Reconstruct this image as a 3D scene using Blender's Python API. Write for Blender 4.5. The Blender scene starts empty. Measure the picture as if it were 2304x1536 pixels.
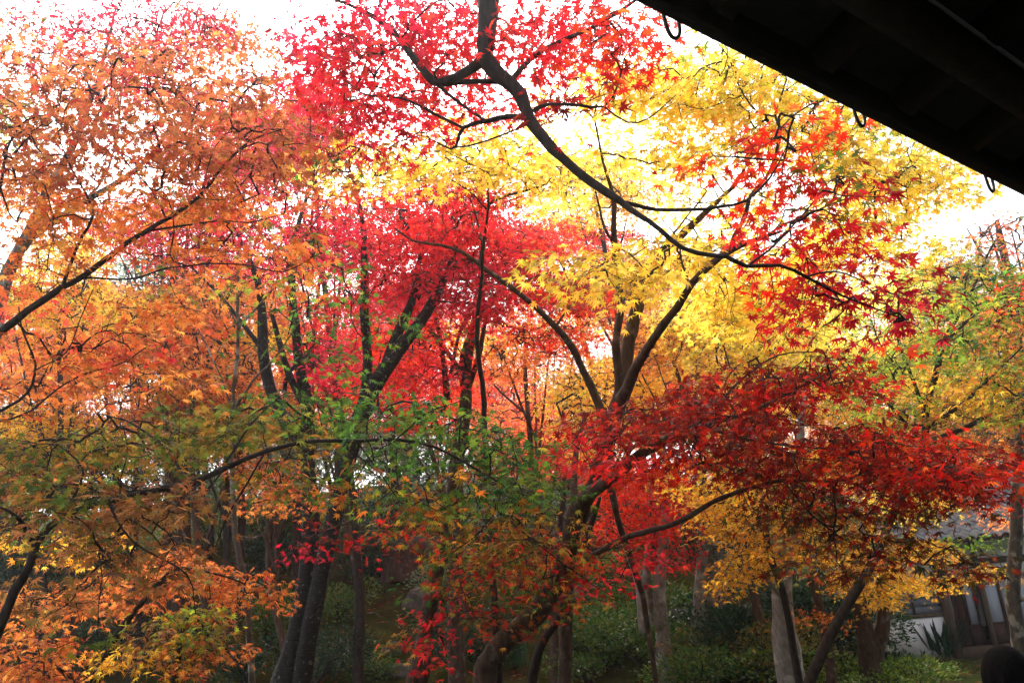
import bpy, math, random
import numpy as np
from mathutils import Vector

R = math.radians
rng = np.random.default_rng(7)
random.seed(7)
scene = bpy.context.scene
COL = scene.collection

# ------------------------------------------------------------------ camera
F_PX, CX, CY = 1868.0, 1152.0, 768.0          # focal length in pixels of the 2304 x 1536 photograph
PITCH, ROLL = R(17.0), R(5.0)
CAM = np.array([0.0, 0.0, 2.5])
FW = np.array([0.0, math.cos(PITCH), math.sin(PITCH)])
UP0 = np.array([0.0, -math.sin(PITCH), math.cos(PITCH)])
RT0 = np.array([1.0, 0.0, 0.0])
RT = RT0 * math.cos(ROLL) - UP0 * math.sin(ROLL)
UP = UP0 * math.cos(ROLL) + RT0 * math.sin(ROLL)
cd = bpy.data.cameras.new("camera")
cam = bpy.data.objects.new("camera", cd)
COL.objects.link(cam)
from mathutils import Matrix
cam.matrix_world = Matrix(((RT[0], UP[0], -FW[0], CAM[0]), (RT[1], UP[1], -FW[1], CAM[1]),
                           (RT[2], UP[2], -FW[2], CAM[2]), (0, 0, 0, 1)))
cd.sensor_width = 36.0
cd.lens = F_PX / 2304.0 * 36.0
cd.clip_start, cd.clip_end = 0.05, 3000.0
scene.camera = cam

# ------------------------------------------------------------------ sky, sun, exposure
SUN_EL, SUN_ROT = R(48.0), R(-12.0)           # behind the trees, a little to the left
w = bpy.data.worlds.new("World")
scene.world = w
w.use_nodes = True
nt = w.node_tree
bg = nt.nodes["Background"]
sky = nt.nodes.new("ShaderNodeTexSky")
sky.sky_type = 'NISHITA'
sky.sun_disc = False
sky.sun_elevation, sky.sun_rotation = SUN_EL, SUN_ROT
sky.dust_density, sky.air_density, sky.ozone_density = 6.0, 1.0, 1.0
hs = nt.nodes.new("ShaderNodeHueSaturation")
hs.inputs['Saturation'].default_value = 0.25   # thin overcast: the blue is washed out
nt.links.new(sky.outputs[0], hs.inputs['Color'])
nt.links.new(hs.outputs[0], bg.inputs['Color'])
bg.inputs['Strength'].default_value = 0.15
sd = bpy.data.lights.new("sun", 'SUN')
sd.energy, sd.angle, sd.color = 1.5, R(14.0), (1.0, 0.95, 0.88)
sun = bpy.data.objects.new("sun", sd)
COL.objects.link(sun)
sdir = Vector((math.sin(-SUN_ROT) * -1 * math.cos(SUN_EL), math.cos(SUN_ROT) * math.cos(SUN_EL), math.sin(SUN_EL)))
sun.rotation_euler = sdir.to_track_quat('Z', 'Y').to_euler()
sun.location = (0, 0, 40)
vs = scene.view_settings
vs.view_transform, vs.look, vs.gamma, vs.use_curve_mapping = 'Standard', 'None', 1.0, False
vs.exposure = 1.65
scene.render.engine = 'CYCLES'
cy = scene.cycles
cy.max_bounces, cy.diffuse_bounces, cy.glossy_bounces, cy.transmission_bounces = 7, 5, 2, 5
cy.use_denoising = True
cy.caustics_reflective = cy.caustics_refractive = False
cy.sample_clamp_indirect = 6.0

# ------------------------------------------------------------------ helpers
def P(px, py, d):
    """a point d metres along the view axis under pixel (px, py) of the photograph"""
    px, py, d = np.asarray(px, float), np.asarray(py, float), np.asarray(d, float)
    return (CAM + d[..., None] * FW + ((px - CX) / F_PX * d)[..., None] * RT - ((py - CY) / F_PX * d)[..., None] * UP)

def sstep(a, b, x):
    t = np.clip((x - a) / (b - a), 0, 1)
    return t * t * (3 - 2 * t)

def terrain(x, y):
    x, y = np.asarray(x, float), np.asarray(y, float)
    hx = 1 - sstep(2.5, 8.5, x)
    t1 = np.log1p(np.exp(np.clip((y - 9.5) / 1.2, -30, 30))) * 1.2
    t2 = np.log1p(np.exp(np.clip((y - 26.0) / 2.0, -30, 30))) * 2.0
    t1 = np.where(y > 40, y - 9.5, t1); t2 = np.where(y > 80, y - 26, t2)
    h = hx * 15 * (1 - np.exp(-.36 * t1 / 15)) + (1 - hx) * (.03 * np.maximum(y - 9, 0) * (y < 26) + .5 * (y >= 26) + 14 * (1 - np.exp(-.36 * t2 / 14)))
    n = .12 * np.sin(x * .9 + 1.3) * np.cos(y * .7) + .07 * np.sin(x * 2.1 + y * 1.7) + .04 * np.sin(x * 4.3 - y * 3.1)
    flat = np.exp(-((x - 12) / 5) ** 2 - ((y - 20) / 5) ** 2)
    return h + n * (1 - flat)

def ground_hit(px, py, d0=4.0, d1=60.0):
    """depth at which the sight line of a pixel meets the ground"""
    d = np.linspace(d0, d1, 1200)
    q = P(np.full(1200, px), np.full(1200, py), d)
    k = np.nonzero(q[:, 2] < terrain(q[:, 0], q[:, 1]))[0]
    return float(d[k[0]]) if len(k) else None

def lin(c):
    c = np.asarray(c, float) / 255.0
    return np.where(c <= .04045, c / 12.92, ((c + .055) / 1.055) ** 2.4)

def mesh_obj(name, V, T, mat, parent=None, col=None, smooth=False, mat_index=None):
    """one mesh object from vertex and face arrays (faces all tris or all quads, or a list of both)"""
    V = np.asarray(V, np.float32).reshape(-1, 3)
    groups = T if isinstance(T, list) else [T]
    groups = [np.asarray(g, np.int32) for g in groups if len(g)]
    me = bpy.data.meshes.new(name)
    if parent is not None:
        V = V - np.array(parent.location, np.float32)
    me.vertices.add(len(V)); me.vertices.foreach_set("co", V.ravel())
    loops = np.concatenate([g.ravel() for g in groups])
    sizes = np.concatenate([np.full(len(g), g.shape[1], np.int32) for g in groups])
    starts = np.concatenate([[0], np.cumsum(sizes)[:-1]]).astype(np.int32)
    me.loops.add(len(loops)); me.loops.foreach_set("vertex_index", loops)
    me.polygons.add(len(sizes)); me.polygons.foreach_set("loop_start", starts); me.polygons.foreach_set("loop_total", sizes)
    if smooth:
        me.polygons.foreach_set("use_smooth", np.ones(len(sizes), bool))
    me.update(calc_edges=True)
    me.validate()
    if col is not None:
        a = me.color_attributes.new("Col", 'FLOAT_COLOR', 'POINT')
        c = np.ones((len(V), 4), np.float32); c[:, :3] = col
        a.data.foreach_set("color", c.ravel())
    me.materials.append(mat)
    o = bpy.data.objects.new(name, me)
    COL.objects.link(o)
    if parent is not None:
        o.parent = parent
    return o

def thing(name, label, cat, loc, group=None):
    o = bpy.data.objects.new(name, None)
    o.empty_display_size = .2
    COL.objects.link(o)
    o.location = tuple(float(v) for v in loc)
    o["label"], o["category"] = label, cat
    if group: o["group"] = group
    return o

def tag(o, label=None, cat=None, group=None, kind=None):
    if label: o["label"] = label
    if cat: o["category"] = cat
    if group: o["group"] = group
    if kind: o["kind"] = kind
    return o

# ------------------------------------------------------------------ materials
def new_mat(name):
    m = bpy.data.materials.new(name); m.use_nodes = True
    n = m.node_tree.nodes; n.clear()
    out = n.new("ShaderNodeOutputMaterial")
    return m, m.node_tree, out

def leaf_mat(name, trans=.66, rough=.55, spec=.2, trans_gain=1.5):
    m, t, out = new_mat(name)
    at = t.nodes.new("ShaderNodeAttribute"); at.attribute_name = "Col"
    b = t.nodes.new("ShaderNodeBsdfPrincipled")
    b.inputs['Roughness'].default_value = rough
    b.inputs['Specular IOR Level'].default_value = spec
    tr = t.nodes.new("ShaderNodeBsdfTranslucent")
    g = t.nodes.new("ShaderNodeMixRGB"); g.blend_type = 'MULTIPLY'; g.inputs[0].default_value = 1
    g.inputs[2].default_value = (trans_gain,) * 3 + (1,)
    mx = t.nodes.new("ShaderNodeMixShader"); mx.inputs[0].default_value = trans
    t.links.new(at.outputs['Color'], b.inputs['Base Color'])
    t.links.new(at.outputs['Color'], g.inputs[1]); t.links.new(g.outputs[0], tr.inputs['Color'])
    t.links.new(b.outputs[0], mx.inputs[1]); t.links.new(tr.outputs[0], mx.inputs[2])
    t.links.new(mx.outputs[0], out.inputs[0])
    return m

def noise_mat(name, c1, c2, scale=8, rough=.85, stretch=(1, 1, 1), bump=.3, detail=6, c3=None, scale3=3, thr=(.55, .65), spec=.2):
    m, t, out = new_mat(name)
    tc = t.nodes.new("ShaderNodeTexCoord")
    mp = t.nodes.new("ShaderNodeMapping"); mp.inputs['Scale'].default_value = stretch
    ns = t.nodes.new("ShaderNodeTexNoise"); ns.inputs['Scale'].default_value = scale; ns.inputs['Detail'].default_value = detail
    ns.inputs['Roughness'].default_value = .65
    rp = t.nodes.new("ShaderNodeValToRGB")
    rp.color_ramp.elements[0].position = .32; rp.color_ramp.elements[1].position = .68
    rp.color_ramp.elements[0].color = (*c1, 1); rp.color_ramp.elements[1].color = (*c2, 1)
    b = t.nodes.new("ShaderNodeBsdfPrincipled"); b.inputs['Roughness'].default_value = rough
    b.inputs['Specular IOR Level'].default_value = spec
    t.links.new(tc.outputs['Object'], mp.inputs[0]); t.links.new(mp.outputs[0], ns.inputs[0]); t.links.new(ns.outputs[0], rp.inputs[0])
    colout = rp.outputs[0]
    if c3 is not None:
        n3 = t.nodes.new("ShaderNodeTexNoise"); n3.inputs['Scale'].default_value = scale3; n3.inputs['Detail'].default_value = 5
        r3 = t.nodes.new("ShaderNodeValToRGB"); r3.color_ramp.elements[0].position, r3.color_ramp.elements[1].position = thr
        mx = t.nodes.new("ShaderNodeMixRGB"); mx.inputs[2].default_value = (*c3, 1)
        t.links.new(tc.outputs['Object'], n3.inputs[0]); t.links.new(n3.outputs[0], r3.inputs[0]); t.links.new(r3.outputs[0], mx.inputs[0])
        t.links.new(colout, mx.inputs[1]); colout = mx.outputs[0]
    t.links.new(colout, b.inputs['Base Color'])
    if bump:
        bp = t.nodes.new("ShaderNodeBump"); bp.inputs['Strength'].default_value = bump; bp.inputs['Distance'].default_value = .02
        t.links.new(ns.outputs[0], bp.inputs['Height']); t.links.new(bp.outputs[0], b.inputs['Normal'])
    t.links.new(b.outputs[0], out.inputs[0])
    return m

M_LEAF = leaf_mat("maple_leaf")
M_EVER = leaf_mat("evergreen_leaf", trans=.25, rough=.45, spec=.3, trans_gain=1.1)
M_BARK_D = noise_mat("dark_bark", (.018, .014, .012), (.06, .048, .042), 30, stretch=(1, 1, .35), bump=.5)
M_BARK_G = noise_mat("grey_bark", (.07, .065, .06), (.20, .19, .175), 24, stretch=(1, 1, .5), bump=.4, c3=(.42, .43, .40), scale3=7, thr=(.56, .64))
M_BARK_B = noise_mat("brown_bark", (.04, .025, .018), (.12, .08, .06), 26, stretch=(1, 1, .3), bump=.5, c3=(.2, .17, .15), scale3=9, thr=(.6, .72))
M_BARK_C = noise_mat("cherry_bark", (.015, .013, .013), (.05, .046, .045), 16, stretch=(1, 1, 4.5), bump=.6, c3=(.20, .19, .185), scale3=26, thr=(.62, .70))
M_TWIG = noise_mat("twig_bark", (.02, .014, .012), (.05, .035, .03), 20, bump=0)
M_BARK_P = noise_mat("pale_bark", (.16, .15, .135), (.36, .34, .31), 20, stretch=(1, 1, .5), bump=.4, c3=(.5, .5, .47), scale3=6, thr=(.55, .66))
BARK = dict(p=M_BARK_P, d=M_BARK_D, g=M_BARK_G, b=M_BARK_B, c=M_BARK_C)

# ------------------------------------------------------------------ leaves
def leaf_shape(level):
    """unit maple leaf lying in x-y, tip towards +y: vertices, triangles"""
    if level == 'oval':
        v = [(0, 0, 0), (.22, .35, .05), (0, 1, 0), (-.22, .35, .05)]
        return np.array(v, float), np.array([(0, 1, 2), (0, 2, 3)])
    if level == 'blade':
        v = [(0, 0, 0), (.06, .5, .03), (0, 1, 0), (-.06, .5, .03)]
        return np.array(v, float), np.array([(0, 1, 2), (0, 2, 3)])
    if level == 7:
        ang, ln = [-125, -82, -40, 0, 40, 82, 125], [.42, .74, .93, 1, .93, .74, .42]
    elif level == 5:
        ang, ln = [-105, -50, 0, 50, 105], [.6, .88, 1, .88, .6]
    else:
        ang, ln = [-75, 0, 75], [.8, 1, .8]
    n = len(ang)
    st = (ang[1] - ang[0]) / 2
    sin_a = [ang[0] - st] + [(ang[i] + ang[i + 1]) / 2 for i in range(n - 1)] + [ang[-1] + st]
    rs = {7: .30, 5: .30, 3: .30}[level]
    v = [(0, 0, 0)]
    for a, l in zip(ang, ln): v.append((l * math.sin(R(a)), l * math.cos(R(a)), 0))
    for i, a in enumerate(sin_a):
        r_ = rs * (.55 if i in (0, n) else 1)
        v.append((r_ * math.sin(R(a)), r_ * math.cos(R(a)), .05))
    t = []
    for i in range(n):
        t += [(0, 1 + n + i, 1 + i), (0, 1 + i, 2 + n + i)]
    v = np.array(v, float)
    if level == 7:                                # the stalk
        k = len(v)
        v = np.vstack([v, [(-.015, 0, 0), (.015, 0, 0), (0, -.75, .12)]])
        t.append((k, k + 1, k + 2))
    v[:, 1] += .05
    return v, np.array(t)
SHAPES = {k: leaf_shape(k) for k in (7, 5, 3, 'oval', 'blade')}

def norm(a): return a / (np.linalg.norm(a, axis=-1, keepdims=True) + 1e-9)

def leaves(pos, out, size, colors, level, up_noise=.55, droop=.35, curl=.28):
    """leaf meshes at pos, pointing along out; returns V, T, C"""
    n = len(pos)
    sv, stri = SHAPES[level]
    t = norm(out + np.array([0, 0, -droop]) + .35 * rng.normal(size=(n, 3)))
    nn = np.array([0, 0, 1.0]) + up_noise * rng.normal(size=(n, 3))
    nn = norm(nn - t * np.sum(nn * t, 1, keepdims=True))
    b = np.cross(t, nn)
    s = (size * rng.uniform(.65, 1.2, n))[:, None] * .58
    r2 = sv[:, 0] ** 2 + sv[:, 1] ** 2
    cu = curl * rng.uniform(.1, 1.6, n)[:, None]
    z = sv[None, :, 2] * rng.uniform(.3, 2.2, n)[:, None] - cu * r2[None, :]
    wob = 1 + .10 * rng.normal(size=(n, len(sv)))
    X, Y = sv[None, :, 0] * wob, sv[None, :, 1] * wob
    V = pos[:, None] + s[:, :, None] * (X[:, :, None] * b[:, None] + Y[:, :, None] * t[:, None] + z[:, :, None] * nn[:, None])
    T = stri[None] + (np.arange(n) * len(sv))[:, None, None]
    tipw = np.clip(r2, 0, 1)[None, :, None]        # tips turn a little browner than the middle of a leaf
    C = colors[:, None] * (1 + tipw * rng.normal(-.06, .12, (n, 1, 1)))
    return V.reshape(-1, 3), T.reshape(-1, 3), np.clip(C, 0, 1).reshape(-1, 3)

PAL = {  # weighted leaf colours (sRGB), natural except 'pale'
 'red':   [((208, 32, 44), 5), ((224, 50, 50), 4), ((182, 26, 38), 3), ((232, 76, 54), 2), ((120, 24, 28), .6)],
 'crim':  [((204, 32, 60), 5), ((220, 52, 74), 4), ((160, 20, 40), 3), ((226, 80, 70), 1)],
 'scar':  [((225, 45, 28), 5), ((235, 75, 32), 4), ((200, 30, 28), 3), ((235, 120, 45), 1)],
 'dred':  [((135, 24, 22), 4), ((165, 32, 24), 4), ((100, 26, 22), 3), ((190, 46, 26), 3), ((86, 62, 34), 1.4), ((205, 90, 40), .5)],
 'dmix':  [((120, 34, 24), 3), ((84, 82, 44), 4), ((70, 84, 50), 3), ((160, 70, 34), 2), ((150, 32, 26), 2), ((170, 120, 45), 1.5)],
 'oran':  [((216, 130, 60), 5), ((224, 146, 68), 4), ((200, 108, 54), 4), ((208, 90, 56), 2), ((228, 166, 76), 2), ((110, 54, 36), .2)],
 'brow':  [((188, 110, 62), 5), ((176, 94, 58), 4), ((200, 124, 66), 4), ((186, 62, 56), 1.8), ((140, 72, 50), 2), ((204, 154, 84), 1), ((96, 48, 36), .4)],
 'salm':  [((214, 104, 58), 4), ((204, 80, 58), 4), ((222, 130, 64), 3), ((190, 56, 58), 2)],
 'gold':  [((230, 178, 50), 5), ((222, 160, 48), 4), ((236, 196, 70), 3), ((214, 140, 40), 2), ((190, 170, 50), 1)],
 'yell':  [((240, 208, 74), 5), ((242, 216, 98), 4), ((232, 192, 64), 4), ((214, 208, 58), 1.5), ((170, 180, 50), .5), ((214, 140, 50), .3)],
 'ygrn':  [((156, 164, 50), 4), ((124, 146, 50), 5), ((196, 176, 54), 2.4), ((96, 130, 48), 4), ((196, 130, 46), 2)],
 'oliv':  [((124, 122, 46), 4), ((94, 112, 46), 4), ((150, 122, 48), 3), ((176, 110, 48), 2.4), ((72, 100, 44), 3)],
 'tan':   [((172, 114, 66), 4), ((154, 100, 58), 4), ((132, 112, 58), 3), ((188, 126, 70), 3), ((112, 102, 54), 2), ((90, 50, 36), .3)],
 'gree':  [((66, 112, 40), 4), ((88, 132, 46), 4), ((52, 92, 44), 4), ((120, 146, 50), 2), ((150, 140, 50), .8)],
 'ever':  [((34, 66, 40), 4), ((46, 84, 50), 4), ((28, 54, 38), 4), ((70, 104, 62), 1)],
 'pale':  [((120, 150, 110), 4), ((96, 136, 104), 4), ((150, 170, 120), 2), ((80, 118, 90), 3)],  # veiling glare over far greens, mixed into the leaf colour
 'lime':  [((120, 150, 44), 4), ((96, 136, 44), 4), ((150, 170, 60), 3), ((70, 112, 44), 3)],
 'rgmix': [((190, 34, 32), 4), ((214, 60, 36), 2), ((96, 112, 44), 4), ((130, 130, 46), 3), ((206, 140, 44), 2.4), ((120, 40, 30), 2), ((70, 92, 44), 2)],
 'gomix': [((80, 120, 42), 4), ((110, 134, 46), 3), ((214, 140, 46), 3), ((60, 96, 42), 3), ((200, 100, 44), 1.5), ((170, 160, 50), 2)],
 'olred': [((130, 110, 44), 3), ((190, 60, 40), 2), ((160, 130, 50), 3), ((100, 120, 46), 3), ((200, 150, 50), 2)],
}
def pick(pal, n):
    e = PAL[pal]
    c = np.array([lin(x[0]) for x in e]); p = np.array([x[1] for x in e]); p = p / p.sum()
    i = rng.choice(len(e), n, p=p)
    out = c[i]
    j = rng.choice(len(e), n, p=p); k = rng.uniform(0, .45, (n, 1))
    out = out * (1 - k) + c[j] * k
    return np.clip(out * rng.uniform(.8, 1.2, (n, 1)), 0, .95)

# ------------------------------------------------------------------ wood
def catmull(p, step):
    p = np.asarray(p, float)
    if len(p) < 2: return p
    e = np.vstack([2 * p[0] - p[1], p, 2 * p[-1] - p[-2]])
    out = []
    for i in range(1, len(e) - 2):
        L = np.linalg.norm(e[i + 1, :3] - e[i, :3]); k = max(2, int(L / step))
        t = np.linspace(0, 1, k, endpoint=False)[:, None]
        a, b, c, d = e[i - 1], e[i], e[i + 1], e[i + 2]
        out.append(.5 * (2 * b + (c - a) * t + (2 * a - 5 * b + 4 * c - d) * t ** 2 + (3 * b - a - 3 * c + d) * t ** 3))
    out.append(p[-1:])
    return np.vstack(out)

def tube(path, sides=8, knobby=.06):
    """path (n,4): x y z r -> V, [quads, tris]"""
    c, r = path[:, :3], np.maximum(path[:, 3], .0015)
    n = len(c)
    t = norm(np.gradient(c, axis=0))
    ref = np.array([0, 0, 1.0]) if abs(t[:, 2]).mean() < .8 else np.array([1.0, 0, 0])
    u = norm(np.cross(t, ref)); v = np.cross(t, u)
    a = np.linspace(0, 2 * math.pi, sides, endpoint=False)
    ph = rng.uniform(0, 6.28, 3)
    kn = 1 + knobby * (np.sin(3 * a[None] + np.cumsum(rng.normal(0, .25, n))[:, None] + ph[0]) + .7 * rng.normal(size=(n, 1)))
    V = c[:, None] + (r[:, None] * kn)[:, :, None] * (np.cos(a)[None, :, None] * u[:, None] + np.sin(a)[None, :, None] * v[:, None])
    i = np.arange(n - 1)[:, None] * sides; j = np.arange(sides)[None]; k = (j + 1) % sides
    q = np.stack([i + j, i + k, i + sides + k, i + sides + j], -1).reshape(-1, 4)
    V = V.reshape(-1, 3)
    V = np.vstack([V, c[-1:] + t[-1:] * r[-1]])
    e = (n - 1) * sides
    tr = np.stack([e + j[0], e + k[0], np.full(sides, n * sides)], -1)
    return V, q, tr

def merge(parts):
    Vs, Qs, Ts, o = [], [], [], 0
    for V, q, t in parts:
        Vs.append(V)
        if len(q): Qs.append(q + o)
        if len(t): Ts.append(t + o)
        o += len(V)
    g = []
    if Qs: g.append(np.vstack(Qs))
    if Ts: g.append(np.vstack(Ts))
    return np.vstack(Vs), g

def prisms(p0, p1, r0, r1):
    """thin four-sided twigs, all at once"""
    d = norm(p1 - p0)
    ref = np.where(np.abs(d[:, 2:3]) < .9, np.array([[0, 0, 1.0]]), np.array([[1.0, 0, 0]]))
    u = norm(np.cross(d, ref)); v = np.cross(d, u)
    o = [u, v, -u, -v]
    V = np.stack([p0 + r0[:, None] * k for k in o] + [p1 + r1[:, None] * k for k in o], 1)
    n = len(p0); b = (np.arange(n) * 8)[:, None, None]
    q = np.array([[0, 1, 5, 4], [1, 2, 6, 5], [2, 3, 7, 6], [3, 0, 4, 7]])[None] + b
    return V.reshape(-1, 3), q.reshape(-1, 4)

def px_path(pts):
    """[(px, py, depth, width_px), ...] or ('w', x, y, z, radius) -> (n,4)"""
    out = []
    for p in pts:
        if p[0] == 'w': out.append(p[1:])
        else:
            q = P(p[0], p[1], p[2]); out.append((*q, p[3] * .5 * p[2] / F_PX))
    return np.array(out, float)

def wiggle(path, amt):
    n = len(path)
    k = rng.normal(size=(n, 3))
    k = np.stack([np.convolve(k[:, i], np.ones(3) / 3, 'same') for i in range(3)], 1)
    s = np.minimum(1, np.minimum(np.arange(n), np.arange(n)[::-1]) / 2.0)[:, None]
    path = path.copy(); path[:, :3] += k * amt * s
    return path

COVER = 3.2
def sprays_of(patch, leaf, spray_leaves, sprad, ck=1.0):
    """flat sprays of leaves filling an elliptical part of a crown.
    patch: (cx, cy, rx, ry, depth, palette[, cover[, depth spread]])"""
    cx, cyy, rx, ry, d, pal = patch[:6]
    cov = patch[6] if len(patch) > 6 else 1.0
    dth = patch[7] if len(patch) > 7 else .10
    lp = leaf * F_PX / d
    n = max(6, int(cov * ck * COVER * math.pi * rx * ry / (.17 * lp * lp)))
    ns = max(2, int(n / spray_leaves))
    a, rr = rng.uniform(0, 6.283, ns), np.sqrt(rng.uniform(0, 1, ns)) * (1 + .08 * rng.normal(size=ns))
    dd = d * (1 + dth * rng.normal(size=ns).clip(-2, 2))
    c = P(cx + rx * rr * np.cos(a), cyy + ry * rr * np.sin(a), dd)
    return c, pal

def tree(name, label, trunk, limbs, patches, leaf=.075, level=7, bark='d', twigs=True, group=None, cat='maple tree',
         spray_leaves=13, sprad=3.0, wig=.012, up_noise=.55, droop=.35, leafmat=None, twig_r=.0015, ground=True, cov_k=1.0, wk=1.0, push=0.0):
    patches = [(*p[:4], p[4] + push, *p[5:]) for p in patches]
    tp = px_path(trunk); tp[:, 3] *= wk
    if ground:
        b = tp[0]; gz = float(terrain(b[0], b[1]))
        if b[2] > gz:
            d0 = tp[0, :3] - tp[1, :3]; d0 = d0 / max(.2, -d0[2]) if d0[2] < -.01 else np.zeros(3)
            k = min(b[2] - gz, 3.0) * .35
            x, y = b[0] + np.clip(d0[0], -.5, .5) * k, b[1] + np.clip(d0[1], -.5, .5) * k
            gz = float(terrain(x, y))
            L = b[2] - gz
            tp = np.vstack([(x, y, gz - .15, b[3] * 1.75), (x, y, gz + min(.3, L * .3), b[3] * 1.28), tp] if L > .3 else [(x, y, gz - .15, b[3] * 1.3), tp])
    root = thing(name, label, cat, (tp[0, 0], tp[0, 1], float(terrain(tp[0, 0], tp[0, 1])) if ground else tp[0, 2]), group)
    nodes = []
    dmean = np.mean([p[4] for p in patches]) if patches else 8
    step = .05 if dmean < 7 else .14
    sides = 12 if dmean < 9 else 8
    path = wiggle(catmull(tp, step * 1.6), wig)
    V, q, t = tube(path, sides)
    mesh_obj("trunk", V, [q, t], BARK[bark], root, smooth=True)
    nodes.append(path[len(path) // 2:] if limbs else path[len(path) // 3:])
    for lb in limbs:
        lp_ = px_path(lb); lp_[:, 3] *= wk
        path = wiggle(catmull(lp_, step), wig * .7)
        V, q, t = tube(path, 8 if dmean < 9 else 6)
        mesh_obj("limb", V, [q, t], BARK[bark], root, smooth=True)
        nodes.append(path)
    SC, SP = [], []
    for pt in patches:
        c, pal = sprays_of(pt, leaf, spray_leaves, sprad, cov_k)
        SC.append(c); SP += [pal] * len(c)
    if not SC: return root
    SC = np.vstack(SC); SP = np.array(SP)
    ns = len(SC)
    out0 = rng.normal(size=(ns, 3)); out0[:, 2] *= .2
    # twigs: every spray joins the nearest wood already grown
    if twigs:
        base = np.vstack(nodes)
        ex = base[:, :3]
        d0 = np.array([np.min(np.sum((ex - s) ** 2, 1)) for s in SC])
        order = np.argsort(d0)
        N = np.zeros((len(ex) + 3 * ns, 3)); N[:len(ex)] = ex
        par = np.full(len(N), -1); cnt = len(ex); spn = np.zeros(ns, int)
        for s in order:
            D = np.sum((N[:cnt] - SC[s]) ** 2, 1)
            j = int(np.argmin(D)); L = math.sqrt(D[j])
            dv = SC[s] - N[j]
            for f in (.36, .7):
                N[cnt] = N[j] + dv * f + rng.normal(size=3) * L * .07 + np.array([0, 0, .07 * L]); par[cnt] = j if f == .36 else cnt - 1; cnt += 1
            N[cnt] = SC[s]; par[cnt] = cnt - 1; spn[s] = cnt; out0[s] = dv; cnt += 1
        w_ = np.zeros(cnt); w_[spn] = 1
        for i in range(cnt - 1, len(ex) - 1, -1):
            if par[i] >= 0: w_[par[i]] += w_[i]
        e = np.arange(len(ex), cnt); pa = par[e]
        ln = np.linalg.norm(N[e] - N[pa], axis=1)
        rr = twig_r * np.sqrt(np.maximum(w_[e], 1)); rr = np.minimum(rr, .0018 + .0008 * dmean)
        rp = np.minimum(twig_r * np.sqrt(np.maximum(w_[np.maximum(pa, 0)], 1)), rr * 1.35 + .0004)
        V, q = prisms(N[pa], N[e], rp, rr)
        parts = [(V, q, np.zeros((0, 3), int))]
    # leaves
    nl = np.maximum(4, rng.poisson(spray_leaves, ns))
    idx = np.repeat(np.arange(ns), nl)
    m = len(idx)
    o2 = norm(out0 * np.array([1, 1, .4]))
    ang = np.arctan2(o2[:, 1], o2[:, 0])[idx] + rng.normal(0, 1.15, m)
    Rr = leaf * sprad * np.sqrt(rng.uniform(.02, 1, m)) * rng.uniform(.7, 1.25, ns)[idx]
    od = np.stack([np.cos(ang), np.sin(ang), np.zeros(m)], 1)
    pos = SC[idx] + od * Rr[:, None]
    tilt = rng.normal(0, .16, (ns, 2))[idx]
    pos[:, 2] += -.35 * Rr ** 2 / (leaf * sprad) + (od[:, :2] * tilt).sum(1) * Rr + rng.normal(0, leaf * .35, m)
    colr = np.zeros((m, 3))
    for pal in set(SP.tolist()):
        k = SP[idx] == pal
        colr[k] = pick(pal, int(k.sum()))
    hue = rng.uniform(.86, 1.12, ns)[idx]           # each spray turns a little earlier or later
    colr = np.clip(colr * np.stack([np.ones(m), hue, np.ones(m)], 1), 0, .95)
    if twigs and leaf * F_PX / dmean > 14:
        k = rng.uniform(size=m) < .55
        n_ = int(k.sum())
        V, q = prisms(SC[idx][k], pos[k], np.full(n_, .0009), np.full(n_, .0006))
        parts.append((V, q, np.zeros((0, 3), int)))
    if twigs:
        V, g = merge(parts)
        mesh_obj("twigs", V, g, M_TWIG, root)["kind"] = "stuff"
    V, T, C = leaves(pos, od, leaf, colr, level, up_noise=up_noise, droop=droop)
    mesh_obj("crown", V, T, leafmat or M_LEAF, root, col=C)
    return root

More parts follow.
